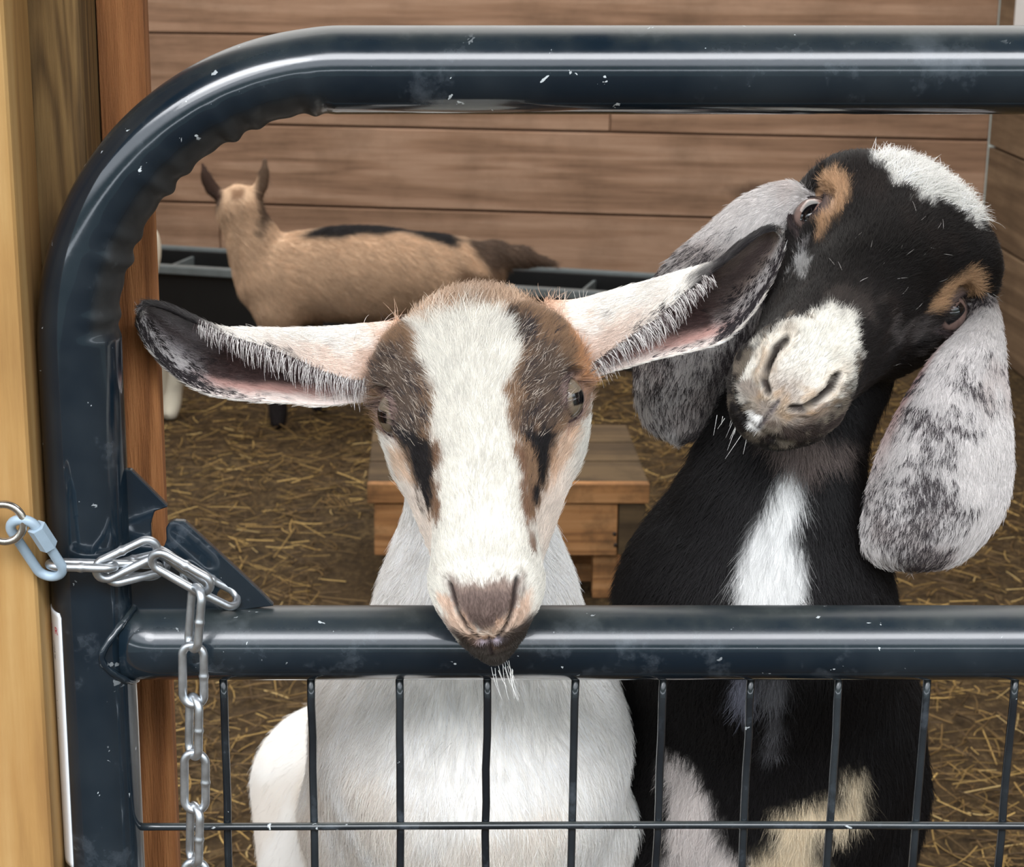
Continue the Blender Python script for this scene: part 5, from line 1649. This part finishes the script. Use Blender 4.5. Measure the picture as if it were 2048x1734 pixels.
ht = lambda poly, col_, soft=6, amp=5, g=1.0: px_layer(ct, pt_, poly, col_, soft, amp, nzt, g)
ct = ht([(590, 474), (660, 450), (740, 430), (830, 430), (915, 480), (904, 498), (850, 478), (790, 466), (720, 468), (650, 480)], (26, 23, 25), 4, 3)
ct = ht([(600, 640), (700, 640), (800, 630), (900, 640), (900, 680), (600, 680)], (40, 32, 28), 10, 8)
ct = ht([(390, 310), (440, 320), (446, 395), (436, 412), (390, 380)], (58, 44, 38), 5, 3); ct = ht([(512, 300), (545, 300), (545, 400), (522, 470), (506, 470), (512, 410)], (62, 48, 40), 6, 4, 0.9)
ct = ht([(462, 378), (488, 378), (486, 396), (466, 396)], (96, 66, 46), 6, 3, 0.8)
ct = ht([(925, 480), (1130, 480), (1130, 545), (1010, 545), (960, 530)], (66, 50, 42), 10, 12, 0.9)
ct = ht([(915, 535), (1010, 545), (1010, 600), (905, 600)], (112, 84, 64), 8, 8, 0.8)
ct = mix(ct, 1 - sstep(0.13, 0.18, Vt[:, 2] + 0.02 * nzt), lin((34, 30, 30)))
ct_ = ct.copy()
goat_t = mesh_obj('goat', Vt, [tuple(f) for f in Ft], m_far, None, cols=np.clip(ct, 0, 1))
tag(goat_t, 'tan goat with a black back stripe standing by the trough, looking away', 'goat')

Tt = tris_of([tuple(f) for f in Ft]); Nt = normals_of(Vt, Tt)
if signed_volume(Vt, Tt) < 0: Nt = -Nt
rs = np.random.RandomState(31)
dt_ = np.tile(np.array([0.8, 0.0, -0.7]), (len(Vt), 1)); dt_[Vt[:, 2] < 0.3] = (0.1, 0, -1)
hair_obj('coat_hair', [grow_hair(Vt, Tt, Nt, ct_, dt_, np.full(len(Vt), 0.022), (Vt[:, 2] > 0.12) * 1.0 * (proj(Vt)[:, 1] > 400) + 0.05, 60000, rs, lift=0.25, rad=0.0004, cvar=0.16)], m_hair, goat_t)

hw_ = floor_at(345, 838)
YW = hw_[1]
f4 = Field()
rx = at(318, 600, YW)[0]
f4.ell((rx - .15, YW, .42), (.16, .115, .12), .04).ell((rx - .42, YW - .02, .42), (.22, .115, .12), .04)
f4.ell((rx - .09, YW - .03, .34), (.085, .07, .11), .04)
f4.chain([(rx - .08, YW - .04, .30), (rx + .005, YW - .03, .22), (rx + .045, YW - .02, .155), (hw_[0] + .002, YW, .05), (hw_[0] - .004, YW - .01, .02)], [.07, .038, .027, .020, .023], .02)
f4.chain([(rx - .10, YW + .06, .30), (rx - .03, YW + .07, .22), (rx - .0, YW + .08, .155), (rx - .02, YW + .07, .02)], [.06, .036, .025, .022], .02)
for dx, dy in ((-.52, -.06), (-.56, .05)):
    f4.chain([(rx + dx, YW + dy, .34), (rx + dx, YW + dy, .18), (rx + dx - .01, YW + dy, .02)], [.055, .026, .022], .025)
f4.cap((rx - .58, YW - .02, .46), (rx - .74, YW - .04, .66), .085, .05, .04)
f4.cap((rx - .75, YW - .04, .68), (rx - .88, YW - .06, .60), .050, .028, .03)
f4.chain([(rx - .73, YW - .09, .70), (rx - .70, YW - .16, .70), (rx - .69, YW - .20, .69)], [.015, .02, .006], .01)
f4.chain([(rx - .73, YW + .01, .70), (rx - .70, YW + .08, .70), (rx - .69, YW + .12, .69)], [.015, .02, .006], .01)
f4.chain([(rx - .05, YW, .46), (rx - .02, YW, .45), (rx - .012, YW, .40)], [.02, .016, .008], .02)
V4, F4 = f4.mesh(0.010, 2)
c4 = np.tile(lin((222, 214, 196)), (len(V4), 1)) * (1 + 0.06 * fbm(V4, 25, 111, 2))[:, None]
goat_4 = mesh_obj('goat', V4, [tuple(f) for f in F4], m_far, None, cols=np.clip(c4, 0, 1))
tag(goat_4, 'white goat mostly hidden behind the rough upright board, hind leg showing', 'goat')
